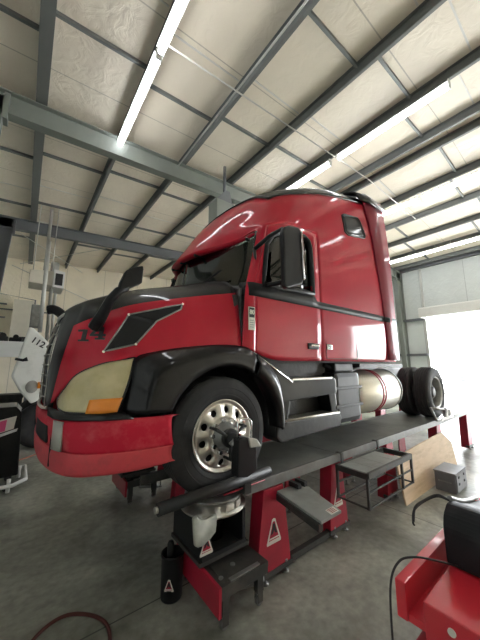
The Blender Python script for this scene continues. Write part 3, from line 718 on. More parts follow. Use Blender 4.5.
# step fairing below the door
for s in (1, -1):
    sf = empty('step_fairing', (2.6, YC - s*1.1, 1.1), None, None); sf.parent = truck; sf.location -= truck.location
    Y0, Y1 = YC - s*1.19, YC - s*.85
    def Pq(poly, w0, w1, bev=0): 
        b = MB(); b.prism(poly, *sorted((YC-s*w0, YC-s*w1)), 'Y', bev); return b
    Pq([(1.83, 1.95), (2.10, 1.80), (2.33, 1.66), (3.12, 1.70), (3.16, 1.66), (3.16, 1.50), (2.18, 1.46), (2.13, 1.6), (1.99, 1.82)], 1.20, 1.05, .012).build('step_panel', 'blackp', sf)
    Pq([(2.16, 1.1), (3.25, 1.1), (3.25, 1.9), (2.05, 1.9)], .98, .9).build('step_recess', 'grime', sf)
    Pq([(2.14, 1.48), (2.30, 1.48), (2.24, 1.22), (2.12, 1.22)], 1.2, 1.0, .01).build('step_side', 'blackp', sf)
    Pq([(3.02, 1.50), (3.16, 1.50), (3.2, 1.24), (3.08, 1.24)], 1.18, 1.0, .01).build('step_side', 'blackp', sf)
    b = MB(); b.tube([S(s, 1.80, 1.205, 1.965), S(s, 2.06, 1.208, 1.82), S(s, 2.33, 1.21, 1.665)], .008, 6); b.build('chrome_edge', 'chrome', sf)
    b = MB(); b.box(2.33, 3.07, *sorted((YC-s*1.21, YC-s*.98)), 1.68, 1.705, .006); st = b.build('step_tread', 'alu', sf)
    Pq([(2.10, 1.27), (3.22, 1.25), (3.25, 1.2), (3.22, 1.10), (2.16, 1.06), (2.08, 1.13)], 1.2, .95, .02).build('lower_step_box', 'grime', sf)
    b = MB()
    for k in range(3): b.tube([S(s, 2.2, 1.195-.05*k, 1.275), S(s, 3.2, 1.195-.05*k, 1.262)], .014, 6)
    for k in range(26): b.box(2.21+.038*k, 2.225+.038*k, *sorted((YC-s*1.2, YC-s*1.04)), 1.262, 1.284)
    b.build('step_tread', 'alu', sf, merge=False)

# frame, tank, battery box, axles
for s in (1, -1):
    b = MB(); b.box(.75, 7.55, *sorted((YC-s*.40, YC-s*.48)), 1.52, 1.80); b.build('frame_rail', 'grime', truck)
b = MB()
for x in (1.0, 2.6, 3.9, 5.3, 6.2, 7.4): b.box(x-.05, x+.05, YC-.42, YC+.42, 1.56, 1.76)
b.build('crossmember', 'grime', truck, merge=False)
b = MB(); b.box(.9, 1.9, YC-.35, YC+.35, 1.35, 2.0, .06); b.box(1.9, 2.9, YC-.25, YC+.25, 1.4, 1.8, .06); b.cyl(.14, (1.1, YC, 1.3), -.3, .3, 'X'); b.build('engine', 'grime', truck, merge=False)
for s in (1, -1):
    # rounded black box ahead of the tank
    b = MB(); b.box(3.18, 3.80, *sorted((YC-s*1.17, YC-s*.6)), 1.10, 1.76, .07)
    for z in (1.32, 1.55): b.box(3.165, 3.815, *sorted((YC-s*1.185, YC-s*.62)), z-.02, z+.02, .01)
    b.build('battery_box', 'plastic', truck, merge=False)
    b = MB(); b.box(3.3, 3.75, *sorted((YC-s*1.1, YC-s*.7)), 1.76, 1.88, .02); b.tube([S(s, 3.2, 1.0, 1.85), S(s, 3.6, 1.05, 1.72), S(s, 4.1, 1.0, 1.84)], .03, 8); b.build('hose_bundle', 'grime', truck, merge=False)
    cz, cw, R_ = 1.44, .86, .335
    b = MB(); pr = [(.0, 3.80), (R_-.05, 3.80), (R_, 3.84), (R_, 5.06), (R_-.03, 5.10), (R_-.05, 5.07), (0, 5.09)]
    b.lathe(pr, (0, YC-s*cw, cz), 'X', 48); tk = b.build('fuel_tank', 'tank', truck)
    for x in (4.42, 4.50): 
        b = MB(); b.lathe([(R_+.001, x-.018), (R_+.008, x-.018), (R_+.008, x+.018), (R_+.001, x+.018)], (0, YC-s*cw, cz), 'X', 48); b.build('tank_strap', 'rackred', tk)
    b = MB(); b.lathe([(R_+.001, 5.03), (R_+.012, 5.035), (R_+.012, 5.055), (R_+.001, 5.06)], (0, YC-s*cw, cz), 'X', 48); b.build('tank_strap', 'steel', tk)
    b = MB(); b.box(4.2, 4.3, *sorted((YC-s*.48, YC-s*.8)), 1.1, 1.2); b.box(4.7, 4.8, *sorted((YC-s*.48, YC-s*.8)), 1.1, 1.2); b.box(4.2, 4.3, *sorted((YC-s*.46, YC-s*.55)), 1.1, 1.7); b.box(4.7, 4.8, *sorted((YC-s*.46, YC-s*.55)), 1.1, 1.7); b.build('tank_bracket', 'grime', truck, merge=False)
b = MB(); b.box(3.9, 5.35, YC-1.12, YC+1.12, 1.82, 1.87); b.build('catwalk', 'grime', truck)
b = MB(); b.tube([S(1, 1.37, .95, DK+.49), S(1, 1.37, .7, 1.25), S(1, 1.37, .35, 1.13), S(1, 1.37, -.35, 1.13), S(1, 1.37, -.7, 1.25), S(1, 1.37, -.95, DK+.49)], .055, 8)
for w in (.44, -.44): b.box(.85, 1.95, YC-w-.05, YC-w+.05, 1.3, 1.36)
b.build('steer_axle', 'grime', truck, merge=False)
b = MB(); b.tube([S(1, 6.4, .9, DK+.49), S(1, 6.4, -.9, DK+.49)], .08, 10); b.tube([S(1, 6.4, .25, DK+.49), S(1, 6.4, .12, DK+.49), S(1, 6.4, -.12, DK+.49), S(1, 6.4, -.25, DK+.49)], [.1, .24, .24, .1], 16)
for w in (.5, -.5): b.box(5.7, 7.1, YC-w-.05, YC-w+.05, 1.25, 1.36)
b.build('drive_axle', 'grime', truck, merge=False)

# wheels: built around the origin, outer face towards -Y
TR = .49
def tyre_bm(y0, y1):
    b = MB(); w = y1-y0; t = lambda u: y0 + w*u
    pr = [(.292, t(.06)), (.31, t(.01)), (.36, t(-.02)), (.42, t(-.015)), (.462, t(.04)), (.479, t(.07)), (.486, t(.13))]
    for k in range(5):
        u = .13 + .74*k/5; pr += [(.49, t(u+.01)), (.49, t(u+.125)), (.476, t(u+.13)), (.476, t(u+.145))]
    pr += [(.486, t(.87)), (.479, t(.93)), (.462, t(.96)), (.42, t(1.015)), (.36, t(1.02)), (.31, t(.99)), (.292, t(.94))]
    b.lathe(pr, (0, 0, 0), 'Y', 72, closed=True)
    b.lathe([(.395, t(-.022)), (.40, t(-.03)), (.405, t(-.022))], (0, 0, 0), 'Y', 60); b.lathe([(.335, t(-.022)), (.34, t(-.026)), (.345, t(-.022))], (0, 0, 0), 'Y', 60)
    return b
def disc_with_holes(b, yface, r0, r1, rc, rh, n=10, rot=0.):
    """annular plate r0..r1 at yface(r) with n round hand holes"""
    for k in range(n):
        a0 = 2*PI*k/n + rot; ha = PI/n; K = 24; outer, inner = [], []
        for q in range(K):
            t = 2*PI*q/K; c, s_ = math.cos(t), math.sin(t); m = max(abs(c), abs(s_)); u, v = c/m, s_/m
            rr = (r0+r1)/2 + v*(r1-r0)/2; aa = a0 + u*ha
            outer.append(b.bm.verts.new((rr*math.cos(aa), yface(rr), rr*math.sin(aa))))
            dx, dz = rh*c, rh*s_
            px = rc*math.cos(a0) - dx*math.sin(a0) + dz*math.cos(a0); pz = rc*math.sin(a0) + dx*math.cos(a0) + dz*math.sin(a0)
            r_ = math.hypot(px, pz); inner.append(b.bm.verts.new((px, yface(r_), pz)))
        deep = [b.bm.verts.new(v.co + V((0, .02, 0))) for v in inner]
        for q in range(K):
            p = (q+1) % K
            b._f((outer[q], outer[p], inner[p], inner[q]), True); b._f((inner[q], inner[p], deep[p], deep[q]), True)
def make_wheel(dual):
    w = bpy.data.objects.new('wheel', None); C.objects.link(w); w.empty_display_size = .1
    if not dual:
        tyre_bm(0, .285).build('tyre', 'rubber', w)
        yf = lambda r_: .035 - .045*math.exp(-((r_-.19)/.07)**2) if r_ > .16 else -.01
        b = MB(); disc_with_holes(b, yf, .155, .262, .212, .030, rot=.2)
        b.lathe([(.262, yf(.262)), (.272, .02), (.285, .004), (.298, .0), (.300, .006), (.285, .03), (.28, .25), (.296, .27)], (0, 0, 0))
        b.lathe([(.155, yf(.155)), (.15, -.008), (.10, -.008), (.098, -.03)], (0, 0, 0))
        rim = b.build('rim', 'alu', w)
        b = MB(); b.disc(.275, (0, .12, 0)); b.build('brake_drum', 'black', rim, solid=.05)
        b = MB(); b.lathe([(.115, -.008), (.112, -.035), (.09, -.05), (.085, -.085), (.06, -.10), (.0, -.105)], (0, 0, 0)); hb = b.build('hub', 'steel', w)
        for k in range(10):
            a = 2*PI*(k+.5)/10 + .2; b = MB(); b.cyl(.019, (.135*math.cos(a), 0, .135*math.sin(a)), -.045, 0, 'Y', 6); b.build('lug_nut', 'chrome', hb)
    else:
        tyre_bm(0, .28).build('tyre', 'rubber', w); tyre_bm(.33, .61).build('tyre', 'rubber', w)
        yf = lambda r_: .15 + .02*math.exp(-((r_-.2)/.06)**2)
        b = MB(); disc_with_holes(b, yf, .155, .262, .212, .030, rot=.1)
        b.lathe([(.262, yf(.262)), (.27, .12), (.275, .03), (.298, .0), (.300, .006), (.282, .03), (.28, .55), (.296, .6)], (0, 0, 0))
        b.lathe([(.155, yf(.155)), (.12, .15)], (0, 0, 0)); rim = b.build('rim', 'steel', w)
        b = MB(); b.disc(.275, (0, .25, 0)); b.build('brake_drum', 'black', rim, solid=.05)
        b = MB(); b.lathe([(.12, .16), (.115, .09), (.1, .06), (.08, .05), (0, .048)], (0, 0, 0)); hb = b.build('hub', 'grime', w)
        for k in range(10):
            a = 2*PI*(k+.5)/10; b = MB(); b.cyl(.018, (.143*math.cos(a), 0, .143*math.sin(a)), .1, .17, 'Y', 6); b.build('lug_nut', 'steel', hb)
    return w
WZ = (1.255, DK+TR)
for dual, x in ((0, 1.42), (1, 6.58)):
    w0 = make_wheel(dual); w0.parent = truck; w0.location = V((x, YC-1.225, WZ[dual])) - truck.location
    w1 = copy_tree(w0, truck); w1.location = V((x, YC+1.225, WZ[dual])) - truck.location; w1.rotation_euler = (0, 0, PI)
# wheels' children are parts of the truck's wheels

# decal with number 80 on the cab's side panel
b = MB(); b.box(1.695, 1.775, 2.045, 2.052, 2.19, 2.42)
for v in b.bm.verts: v.co.y = v.co.y + .0
pl = b.build('permit_decal', 'decal', truck)
b = MB(); b.box(1.703, 1.767, 2.041, 2.046, 2.315, 2.412); b.build('decal_field', 'ink', pl)
text_mesh('80', .062, 'decal', 'decal_lettering', pl, lambda x, y, z: V((1.735+x, 2.040-z*.5, 2.365+y)), bold=.002)
b = MB()
for k in range(4): b.box(1.708, 1.758, 2.042, 2.046, 2.215+.022*k, 2.222+.022*k)
b.build('decal_lines', 'steel', pl, merge=False)

HZ = 1.255
# alignment target clamps (things hung on the wheels)
cl = empty('alignment_sensor', (1.41, 1.95, HZ), 'black alignment target with wire handle clamped on the front wheel hub', 'sensor')
b = MB(); b.cyl(.05, (1.41, 1.95, HZ), -.09, .09); b.cyl(.075, (1.41, 1.95, HZ), -.02, .03)
b.build('clamp_hub', 'grime', cl, merge=False)
for a in (.5, 2.6, 4.7):
    b = MB(); p0 = V((1.41, 1.94, HZ)); d = V((math.cos(a), 0, math.sin(a)))
    b.tube([p0 + d*.03, p0 + d*.17], .014, 8); b.tube([p0 + d*.165 + V((0, -.02, 0)), p0 + d*.165 + V((0, .09, 0))], .012, 8); b.build('clamp_arm', 'grime', cl, merge=False)
b = MB(); b.prism([(1.37, 1.27), (1.40, 1.29), (1.52, 1.27), (1.56, 1.22), (1.56, 1.02), (1.46, .99), (1.36, 1.01)], 1.78, 1.87, 'Y', .012); b.build('sensor_body', 'plastic', cl)
b = MB(); b.prism([(1.46, 1.285), (1.55, 1.26), (1.60, 1.195), (1.48, 1.205)], 1.765, 1.86, 'Y', .008); b.build('sensor_window', 'marker', cl)
b = MB(); b.tube([(1.39, 1.82, 1.25), (1.39, 1.82, 1.41), (1.41, 1.82, 1.43), (1.51, 1.82, 1.41), (1.53, 1.82, 1.39), (1.53, 1.82, 1.25)], .009, 8); b.build('handle', 'chrome', cl)
b = MB(); b.tube([(1.37, 1.88, HZ), (1.42, 1.84, 1.2)], .03, 10); b.build('sensor_bracket', 'steel', cl)

cl = empty('rear_sensor_bracket', (6.3, 1.93, DK), 'grey steel bracket with white ends lying against the rear tyre', 'bracket')  # bracket of the alignment sensor at the rear wheel
b = MB(); b.tube([(5.9, 1.97, 1.08), (5.86, 1.92, .98), (5.9, 1.90, .88), (6.35, 1.90, .87), (6.4, 1.92, 1.02), (5.9, 1.97, 1.08)], .022, 8); b.build('bracket_loop', 'steel', cl)
b = MB(); b.box(6.1, 6.75, 1.875, 1.925, .85, .89, .008); b.box(6.4, 6.46, 1.88, 1.96, .89, 1.05, .008); b.box(6.6, 6.66, 1.88, 1.93, .89, 1.0, .008); b.build('bracket_foot', 'housing', cl, merge=False)

# ------------------------------------------------------------------ ALIGNMENT RACK
def logo(parent, P, h=.2, name='maker_emblem'):
    """white framed tapering emblem; P(u, v, d) maps face coordinates"""
    def pr(poly, d0, d1):
        b = MB(); A = [b.bm.verts.new(P(u*h, v*h, d0)) for u, v in poly]; B = [b.bm.verts.new(P(u*h, v*h, d1)) for u, v in poly]; n = len(poly)
        b._f(A); b._f(B[::-1])
        for k in range(n): b._f((A[k], B[k], B[(k+1) % n], A[(k+1) % n]))
        return b
    out = [(-.42, -.5), (.42, -.5), (.44, -.42), (.16, .3), (.1, .48), (0, .52), (-.1, .48), (-.16, .3), (-.44, -.42)]
    o = pr(out, 0, .002).build(name, 'decal', parent)
    pr([(u*.70, v*.76) for u, v in out], .002, .003).build('emblem_field', 'rackred', o)
    pr([(-.2, -.12), (-.1, .12), (-.06, .3), (.06, .3), (.1, .12), (.2, -.12), (.06, -.08), (0, .05), (-.06, -.08)], .003, .004).build('emblem_figure', 'ink', o)
    for v0 in (-.40, -.30): pr([(-.3, v0), (.3, v0), (.28, v0+.06), (-.28, v0+.06)], .003, .004).build('emblem_bar', 'decal', o)
    return o

def runway(y0, y1, lab, near):
    o = empty('alignment_runway', (5, (y0+y1)/2, 0), lab, 'runway')
    b = MB(); b.box(1.66, 13.6, y0+.03, y1-.03, DK-.025, DK)
    for x in (3.0, 4.9, 6.9, 9.0, 11.2): b.box(x-.006, x+.006, y0+.03, y1-.03, DK, DK+.002)
    b.build('deck_plate', 'deck', o, merge=False)
    for y in (y0, y1):
        b = MB(); b.box(1.62, 13.6, y-.0 if y == y0 else y-.03, y+.03 if y == y0 else y, DK-.085, DK+.006, .004); b.build('side_rail', 'edge', o)
    for x in [2.1 + 1.05*k for k in range(11)]:
        b = MB(); b.box(x-.04, x+.04, y0+.03, y1-.03, DK-.085, DK-.025); b.build('cross_bar', 'grime', o)
    # forward side beams carrying the turn plate
    yo = y0-.02 if near else y1+.02
    for y in ((y1-.03,) if near else (y0+.03,)):
        b = MB(); b.box(1.0, 1.68, y-.02, y+.02, DK-.12, DK-.03, .004); b.build('front_arm', 'rackdark', o)
    b = MB(); b.tube([(.82, yo, DK+.045), (1.86, yo, DK+.075)], .042, 14); tb = b.build('edge_roller', 'grime', o)
    b = MB(); b.cyl(.022, (.82, yo, DK+.045), -.02, .005, 'X', 12); b.build('roller_end', 'alu', tb)
    b = MB(); b.tube([(1.36, yo-.01 if near else yo+.01, DK-.0), (1.80, yo-.01 if near else yo+.01, DK+.01)], .006, 8); b.build('red_line', 'rackred', tb)
    b = MB(); b.box(1.55, 1.62, yo-.04, yo+.04, DK-.04, DK+.04); b.build('roller_bracket', 'grime', o)
    return o
runway(1.99, 2.88, 'long dark steel runway under the driver side wheels, nearest the viewer', True)
runway(3.68, 4.57, 'long dark steel runway on the far side under the truck', False)

TP = .762; XT = 1.44
def turn_plate(yc, lab, s, lab2):
    o = empty('turn_plate', (XT, yc, TP), lab, 'turn plate')
    b = MB(); b.lathe([(0, TP-.001), (.235, TP-.001), (.25, TP-.008), (.25, TP-.018), (.0, TP-.018)], (XT, yc, 0), 'Z', 48); b.build('top_disc', 'steel', o)
    b = MB(); b.lathe([(.0, TP-.11), (.275, TP-.11), (.285, TP-.10), (.285, TP-.09), (.24, TP-.085), (.235, TP-.018), (0, TP-.018)], (XT, yc, 0), 'Z', 48); b.build('base_ring', 'alu', o)
    for k in (0, 1):
        a0 = -1.45 + .42*k - (.25); b = MB()
        b.grid([[V((XT+.25*math.cos(a), yc + s*.25*math.sin(a), z)) for a in [a0+.32*q/5 for q in range(6)]] for z in (TP-.085, TP-.03)]); b.build('scale_plate', 'decal', o, solid=.003, off=0)
    # black box stand below
    t = empty('turn_plate_stand', (XT, yc, .3), lab2, 'stand')
    ya, yb = yc - .25*s, yc + .25*s
    b = MB(); 
    b.box(1.19, 1.22, *sorted((yc-.24, yc+.24)), .40, TP-.11); b.box(1.58, 1.61, *sorted((yc-.24, yc+.24)), .40, TP-.11)
    b.box(1.19, 1.61, *sorted((yb-.03*s, yb)), .40, TP-.11); b.build('black_housing', 'black', t, merge=False)
    b = MB(); b.box(1.17, 1.64, yc-.25, yc+.25, .37, .40, .004); b.box(1.27, 1.6, yc-.17, yc+.17, .317, .37, .004); b.build('base_plate', 'rackdark', t)
    b = MB(); b.cyl(.09, (XT, yc, 0), .40, TP-.11, 'Z'); b.build('lift_cylinder', 'blackp', t)
    b = MB()
    b.box(1.19, 1.61, *sorted((ya, ya+.02*s)), .40, .43); b.box(1.19, 1.27, *sorted((ya, ya+.02*s)), .43, .65); b.build('front_plate', 'black', t, merge=False)
    return o, t
tp, ts_ = turn_plate(2.24, 'round silver rimmed turn plate under the front tyre', 1, 'black steel box stand carrying the near turn plate')
tp2, ts2_ = turn_plate(4.32, 'round turn plate under the passenger side tyre', -1, 'black steel box stand under the passenger side turn plate')
# emblem on near stand
logo(ts_, lambda u, v, d: V((1.225+u, 1.988-d, .51+v)), .13)

# glove hung on the stand
b = MB(); y = 1.925
b.prism([(1.12, .80), (1.155, .815), (1.19, .76), (1.26, .765), (1.33, .775), (1.335, .74), (1.31, .70), (1.325, .65), (1.27, .61), (1.21, .60), (1.17, .585), (1.14, .61)], 1.885, 1.915, 'Y', .012)
for v in b.bm.verts: v.co = V((v.co.x-.03, v.co.y+.073, (v.co.z-.8)*.95+.735))
for f in b.bm.faces: f.smooth = True
g_ = b.build('work_glove', 'cloth'); tag(g_, 'pale grey work glove draped on the black turn plate stand', 'glove')

def ramp_base(y0, y1, lab, near):
    o = empty('jack_carriage', (1.3, (y0+y1)/2, 0), lab, 'carriage')
    b = MB(); b.box(1.23, 1.255, y0, y1, .12, .31, .004); b.build('end_plate', 'rackred', o)
    b = MB(); b.box(1.255, 1.70, y0, y1, .27, .305); b.box(1.3, 1.66, y0+.03, y1-.06, .305, .308); b.build('top_plate', 'rackdark', o, merge=False)
    for y in (y0+.02, y1-.02):
        b = MB(); b.box(1.255, 1.70, y-.015, y+.015, .22, .27); b.build('side_channel', 'rackdark', o)
    b = MB(); b.box(1.34, 1.62, y0+.01, y0+.04, .28, .315); b.tube([(1.45, y0+.14, .305), (1.45, y0+.14, .315)], .02, 10); b.build('guide_rail', 'steel', o, merge=False)
    for k in range(2):
        b = MB(); b.cyl(.018, (1.30, y0+.08+.3*k, 0), .305, .312, 'Z', 12); b.build('bolt', 'steel', o)
    for x in (1.31, 1.64):
        for y in (y0+.05, y1-.05):
            b = MB(); b.cyl(.032, (x, y, .034), -.014, .014, 'Y', 16); c_ = b.build('caster_wheel', 'steel', o)
            b = MB(); b.box(x-.025, x+.025, y-.022, y-.017, .03, .1); b.box(x-.025, x+.025, y+.017, y+.022, .03, .1); b.box(x-.03, x+.03, y-.024, y+.024, .1, .23); b.build('caster_fork', 'rackdark', c_, merge=False)
    b = MB(); b.tube([(1.45, y0+.1, .18), (1.72, y0+.1, .12)], .03, 8); b.build('piston', 'steel', o)
    return o
ramp_base(1.82, 2.5, 'low red and dark grey wheeled carriage in front of the near rack', True)
ramp_base(4.06, 4.74, 'low red carriage under the passenger side turn plate', False)

def stand(x, y, lab, w=.36, h=.74, em=True, grp=None, s=1):
    o = empty('rack_stand', (x, y, 0), lab, 'stand', grp)
    b = MB(); tw = w*.62
    poly = [(x-w/2, .08), (x+w/2, .08), (x+w/2-.01, .2), (x+tw/2, h), (x-tw/2, h), (x-w/2+.0, .2)]
    b.prism(poly, y-.012, y+.012, 'Y', .003)
    b.prism([(x-w/2, .03), (x-w/2+.02, .03), (x-tw/2+.02, h), (x-tw/2, h)], *sorted((y, y+s*.14))); b.prism([(x+w/2-.02, .03), (x+w/2, .03), (x+tw/2, h), (x+tw/2-.02, h)], *sorted((y, y+s*.14)))
    b.build('stand_panel', 'rackred', o, merge=False)
    b = MB(); b.box(x-tw/2, x+tw/2, *sorted((y-.01, y+s*.72)), h-.07, h-.005, .004); b.build('top_beam', 'rackred', o)
    b = MB(); b.box(x-w/2-.02, x+w/2+.03, y-.02, y+.05, .045, .085); b.build('base_rail', 'rackdark', o)
    yi = y + s*.66
    b = MB(); b.prism([(x-w/2, .08), (x+w/2, .08), (x+tw/2, h), (x-tw/2, h)], *sorted((yi, yi+s*.024))); b.build('rear_panel', 'rackred', o)
    for xx in (x-w*.28, x+w*.36):
        b = MB(); b.cyl(.012, (xx, y+s*.0, 0), .0, .10, 'Z', 8); b.lathe([(.0, .0), (.03, .0), (.03, .012), (0, .014)], (xx, y+s*.0, 0), 'Z', 14); b.cyl(.02, (xx, y, 0), .085, .105, 'Z', 6); b.build('levelling_foot', 'steel', o, merge=False)
        b = MB(); b.cyl(.012, (xx, yi, 0), .0, .12, 'Z', 8); b.lathe([(.0, .0), (.03, .0), (.03, .012), (0, .014)], (xx, yi, 0), 'Z', 14); b.build('levelling_foot', 'steel', o, merge=False)
    if em: logo(o, lambda u, v, d: V((x+u-.01, y-.0125-d, .385+v)), .2)
    return o
SG = 'red stands carrying the near runway'; FG = 'red stands carrying the far runway'
stand(1.93, 1.99, 'big red stand panel with white emblem, between front wheel carriage and grey shelf', .40, em=True, grp=SG)
stand(2.96, 2.01, 'red stand with white emblem at the far end of the grey shelf', .33, em=True, grp=SG)
stand(4.28, 2.01, 'red stand seen through the legs of the step table', .3, em=False, grp=SG)
stand(6.3, 2.02, 'red stand behind the leaning plywood sheet', .3, em=False, grp=SG)
stand(8.15, 2.01, 'faded red stand beyond the plywood sheet, under the runway near the door', .3, em=False, grp=SG)
stand(10.6, 2.01, 'farthest red stand of the near runway, at the edge of the view', .3, em=False, grp=SG)
for x, lab in ((1.95, 'red stand of the far runway behind the front wheel'), (3.5, 'red stand of the far runway seen beneath the cab steps'), (5.15, 'red stand of the far runway below the battery box'),
               (6.55, 'red stand of the far runway ahead of the fuel tank'), (7.75, 'red stand of the far runway under the fuel tank straps'), (9.2, 'red stand of the far runway just left of the rear tyre'), (11.5, 'red stand of the far runway hidden by the rear tyres')):
    stand(x, 3.74, lab, .32, .74, em=False, grp=FG)
# tie bars and floor rails
b = MB(); b.box(2.16, 2.77, 2.00, 2.05, .03, .085); tag(b.build('tie_bar', 'rackdark'), 'dark floor bar linking the red stands of the near runway', 'bar')
b = MB()
for z in (.28, .5): b.tube([(1.66, 2.3, z), (1.82, 2.3, z)], .012, 8)
tag(b.build('link_rod', 'rackred', merge=False), 'thin red rods linking the black stand and the big red stand', 'rod')
# slide-out shelf
sh = empty('slide_shelf', (2.1, 1.7, .69), 'flat grey steel shelf jutting from under the runway between two red stands', 'shelf')
b = MB(); b.prism([(1.86, 1.41), (2.12, 1.41), (2.30, 1.97), (1.96, 1.97)], .685, .705, 'Z', .003); b.build('shelf_plate', 'shelf', sh)
b = MB(); b.prism([(1.84, 1.42), (1.89, 1.42), (1.99, 1.97), (1.95, 1.97)], .63, .685, 'Z', .003); b.build('shelf_flange', 'rackdark', sh)
b = MB(); b.prism([(2.00, 1.42), (2.10, 1.42), (2.125, 1.49), (2.02, 1.49)], .705, .707, 'Z'); lb = b.build('label_plate', 'decal', sh)
b = MB()
for k in range(4): b.box(2.025, 2.095, 1.43+.015*k, 1.436+.015*k, .707, .708)
b.build('label_lines', 'decalred', lb, merge=False)
b = MB(); b.box(2.13, 2.17, 1.86, 1.98, .71, .75); b.box(2.22, 2.26, 1.86, 1.98, .71, .75); b.build('shelf_bracket', 'grime', sh, merge=False)

# step table
x0, x1, y0, y1, zt = 2.90, 4.0, 1.60, 1.975, .735
tb = empty('step_table', ((x0+x1)/2, (y0+y1)/2, 0), 'dark steel step platform with olive plank top hooked onto the runway side', 'table')
b = MB(); b.box(x0+.02, x1-.25, y0+.03, y1-.02, zt-.02, zt+.004)
for k in range(1, 4): b.box(x0+.02+.22*k, x0+.024+.22*k, y0+.03, y1-.02, zt+.004, zt+.006)
b.build('table_top', 'shelf', tb, merge=False)
b = MB()
for a in (y0, y1-.03): b.box(x0, x1, a, a+.03, zt-.05, zt+.008)
for a in (x0, x1-.03): b.box(a, a+.03, y0, y1, zt-.05, zt+.008)
b.build('top_frame', 'rackdark', tb, merge=False)
for xx in (x0, x1-.025, x0+.8):
    for yy in (y0, y1-.025):
        b = MB(); b.box(xx, xx+.025, yy, yy+.025, .40, zt-.04); b.build('leg', 'rackdark', tb)
b = MB()
for z in (.40, .55):
    for yy in (y0+.005, y1-.02): b.box(x0, x1, yy, yy+.015, z, z+.015)
for xx in (x0+.005, x1-.02): b.box(xx, xx+.015, y0, y1, .40, .415)
b.build('leg_brace', 'rackdark', tb, merge=False)

for xx in (x0+.1, x1-.15):
    b = MB(); b.prism([(y1-.02, zt-.04), (y1-.005, zt-.04), (y1-.005, DK+.007), (y1+.06, DK+.007), (y1+.06, DK+.014), (y1-.02, DK+.014)], xx, xx+.04, 'X'); b.build('hook', 'rackdark', tb)
# plywood sheet leaning on the runway
b = MB(); b.prism([(4.22, 0), (6.42, 0), (6.50, .42), (6.15, .64), (4.9, .60), (4.24, .56)], 1.79, 1.81, 'Y')
for v in b.bm.verts: v.co.y += .12*v.co.z/.66 + .02
tag(b.build('plywood_sheet', 'ply'), 'cut plywood sheet standing on edge against the near runway', 'board')
# steel box on the floor
bx = empty('steel_box', (5.5, 1.6, 0), 'small dark blue-grey steel box on floor before the plywood sheet', 'box')
b = MB(); b.box(5.13, 5.62, 1.50, 1.76, .0, .26, .01); b.build('box_body', 'box', bx)
b = MB(); b.box(5.12, 5.63, 1.49, 1.77, .26, .28, .004); b.build('box_lid', 'boxl', bx)
b = MB(); b.box(5.15, 5.60, 1.485, 1.5, .02, .255); b.build('side_plate', 'boxl', bx)
for z in (.13, .22):
    b = MB(); b.box(5.22, 5.27, 1.478, 1.486, z-.02, z+.01); b.box(5.46, 5.5, 1.478, 1.486, z-.02, z+.01); b.build('latch', 'black', bx, merge=False)
b = MB(); b.tube([(5.13, 1.55, .14), (5.1, 1.58, .15), (5.1, 1.68, .15), (5.13, 1.71, .14)], .008, 6); b.build('handle', 'boxl', bx)
b = MB(); b.lathe([(0, .03), (.14, .03), (.15, .02), (.15, 0), (0, 0)], (4.55, 1.15, 0), 'Z', 32); tag(b.build('floor_disc', 'black'), 'black round rubber pad on floor near the steel box', 'pad')

# bucket
bk = empty('waste_bucket', (1.135, 2.37, 0), 'small black cylindrical bin with emblem on floor ahead of the red carriage', 'bin')
b = MB(); b.lathe([(0, .0), (.083, .0), (.086, .01), (.088, .30), (.093, .305), (.093, .32), (.084, .32), (.08, .05), (0, .045)], (1.135, 2.37, 0), 'Z', 36); b.build('bin_body', 'black', bk)
def bp_(u, v, d):
    a = -2.25 + u/.089; return V((1.135+(.0895+d)*math.cos(a), 2.37+(.0895+d)*math.sin(a), .13+v))
logo(bk, bp_, .085)
b = MB(); b.lathe([(0, .40), (.02, .40), (.028, .38), (.032, .06), (0, .06)], (1.12, 2.38, 0), 'Z', 16); b.build('bin_contents', 'grime', bk)

# floor hose and cable
def wob(pts, r_, n=8): 
    return [cr(pts, t/n) for t in range((len(pts)-1)*n+1)]
b = MB(); b.tube(wob([(.1, 2.35, .012), (.25, 2.6, .012), (.42, 2.67, .012), (.58, 2.56, .012), (.66, 2.38, .012), (.6, 2.15, .012), (.4, 2.0, .012)], 0), .012, 8); tag(b.build('floor_hose', 'hose'), 'thin dark red hose looped on the floor at the bottom edge', 'hose')
b = MB(); b.tube(wob([(.0, 7.1, .01), (.3, 7.35, .01), (.6, 7.6, .01), (1.4, 7.4, .01), (2.4, 7.8, .01)], 0), .010, 6); tag(b.build('extension_cord', 'orange'), 'thin orange cord on the floor beyond the bumper', 'cord')

# ------------------------------------------------------------------ foreground tool cart
ct = empty('tool_cart', (2.0, .35, 0), 'glossy red tool cart tray in the near right corner', 'cart')
cx0, cx1, cy0, cy1, cz_ = 1.44, 2.75, .02, .70, .86
b = MB(); b.box(cx0, cx1, cy0, cy1-.11, cz_-.20, cz_, .006); b.build('cart_body', 'cartred', ct)
b = MB(); b.box(cx0, cx1, cy1-.045, cy1, cz_-.12, cz_+.03, .006); b.box(cx0+.01, cx1, cy1-.12, cy1-.01, cz_-.12, cz_-.09); b.build('far_rim', 'cartred', ct, merge=False)
b = MB(); b.box(cx1-.04, cx1, cy0, cy1, cz_-.02, cz_+.03, .006); b.build('end_rim', 'cartred', ct)
b = MB(); b.cyl(.014, (cx0, .49, cz_-.05), -.006, .002, 'X', 16); b.build('rim_bolt', 'decal', ct)
b = MB(); b.box(cx0+.03, cx1-.03, cy0+.02, cy1-.05, .14, cz_-.2, .01); b.build('drawer_case', 'cartred', ct)
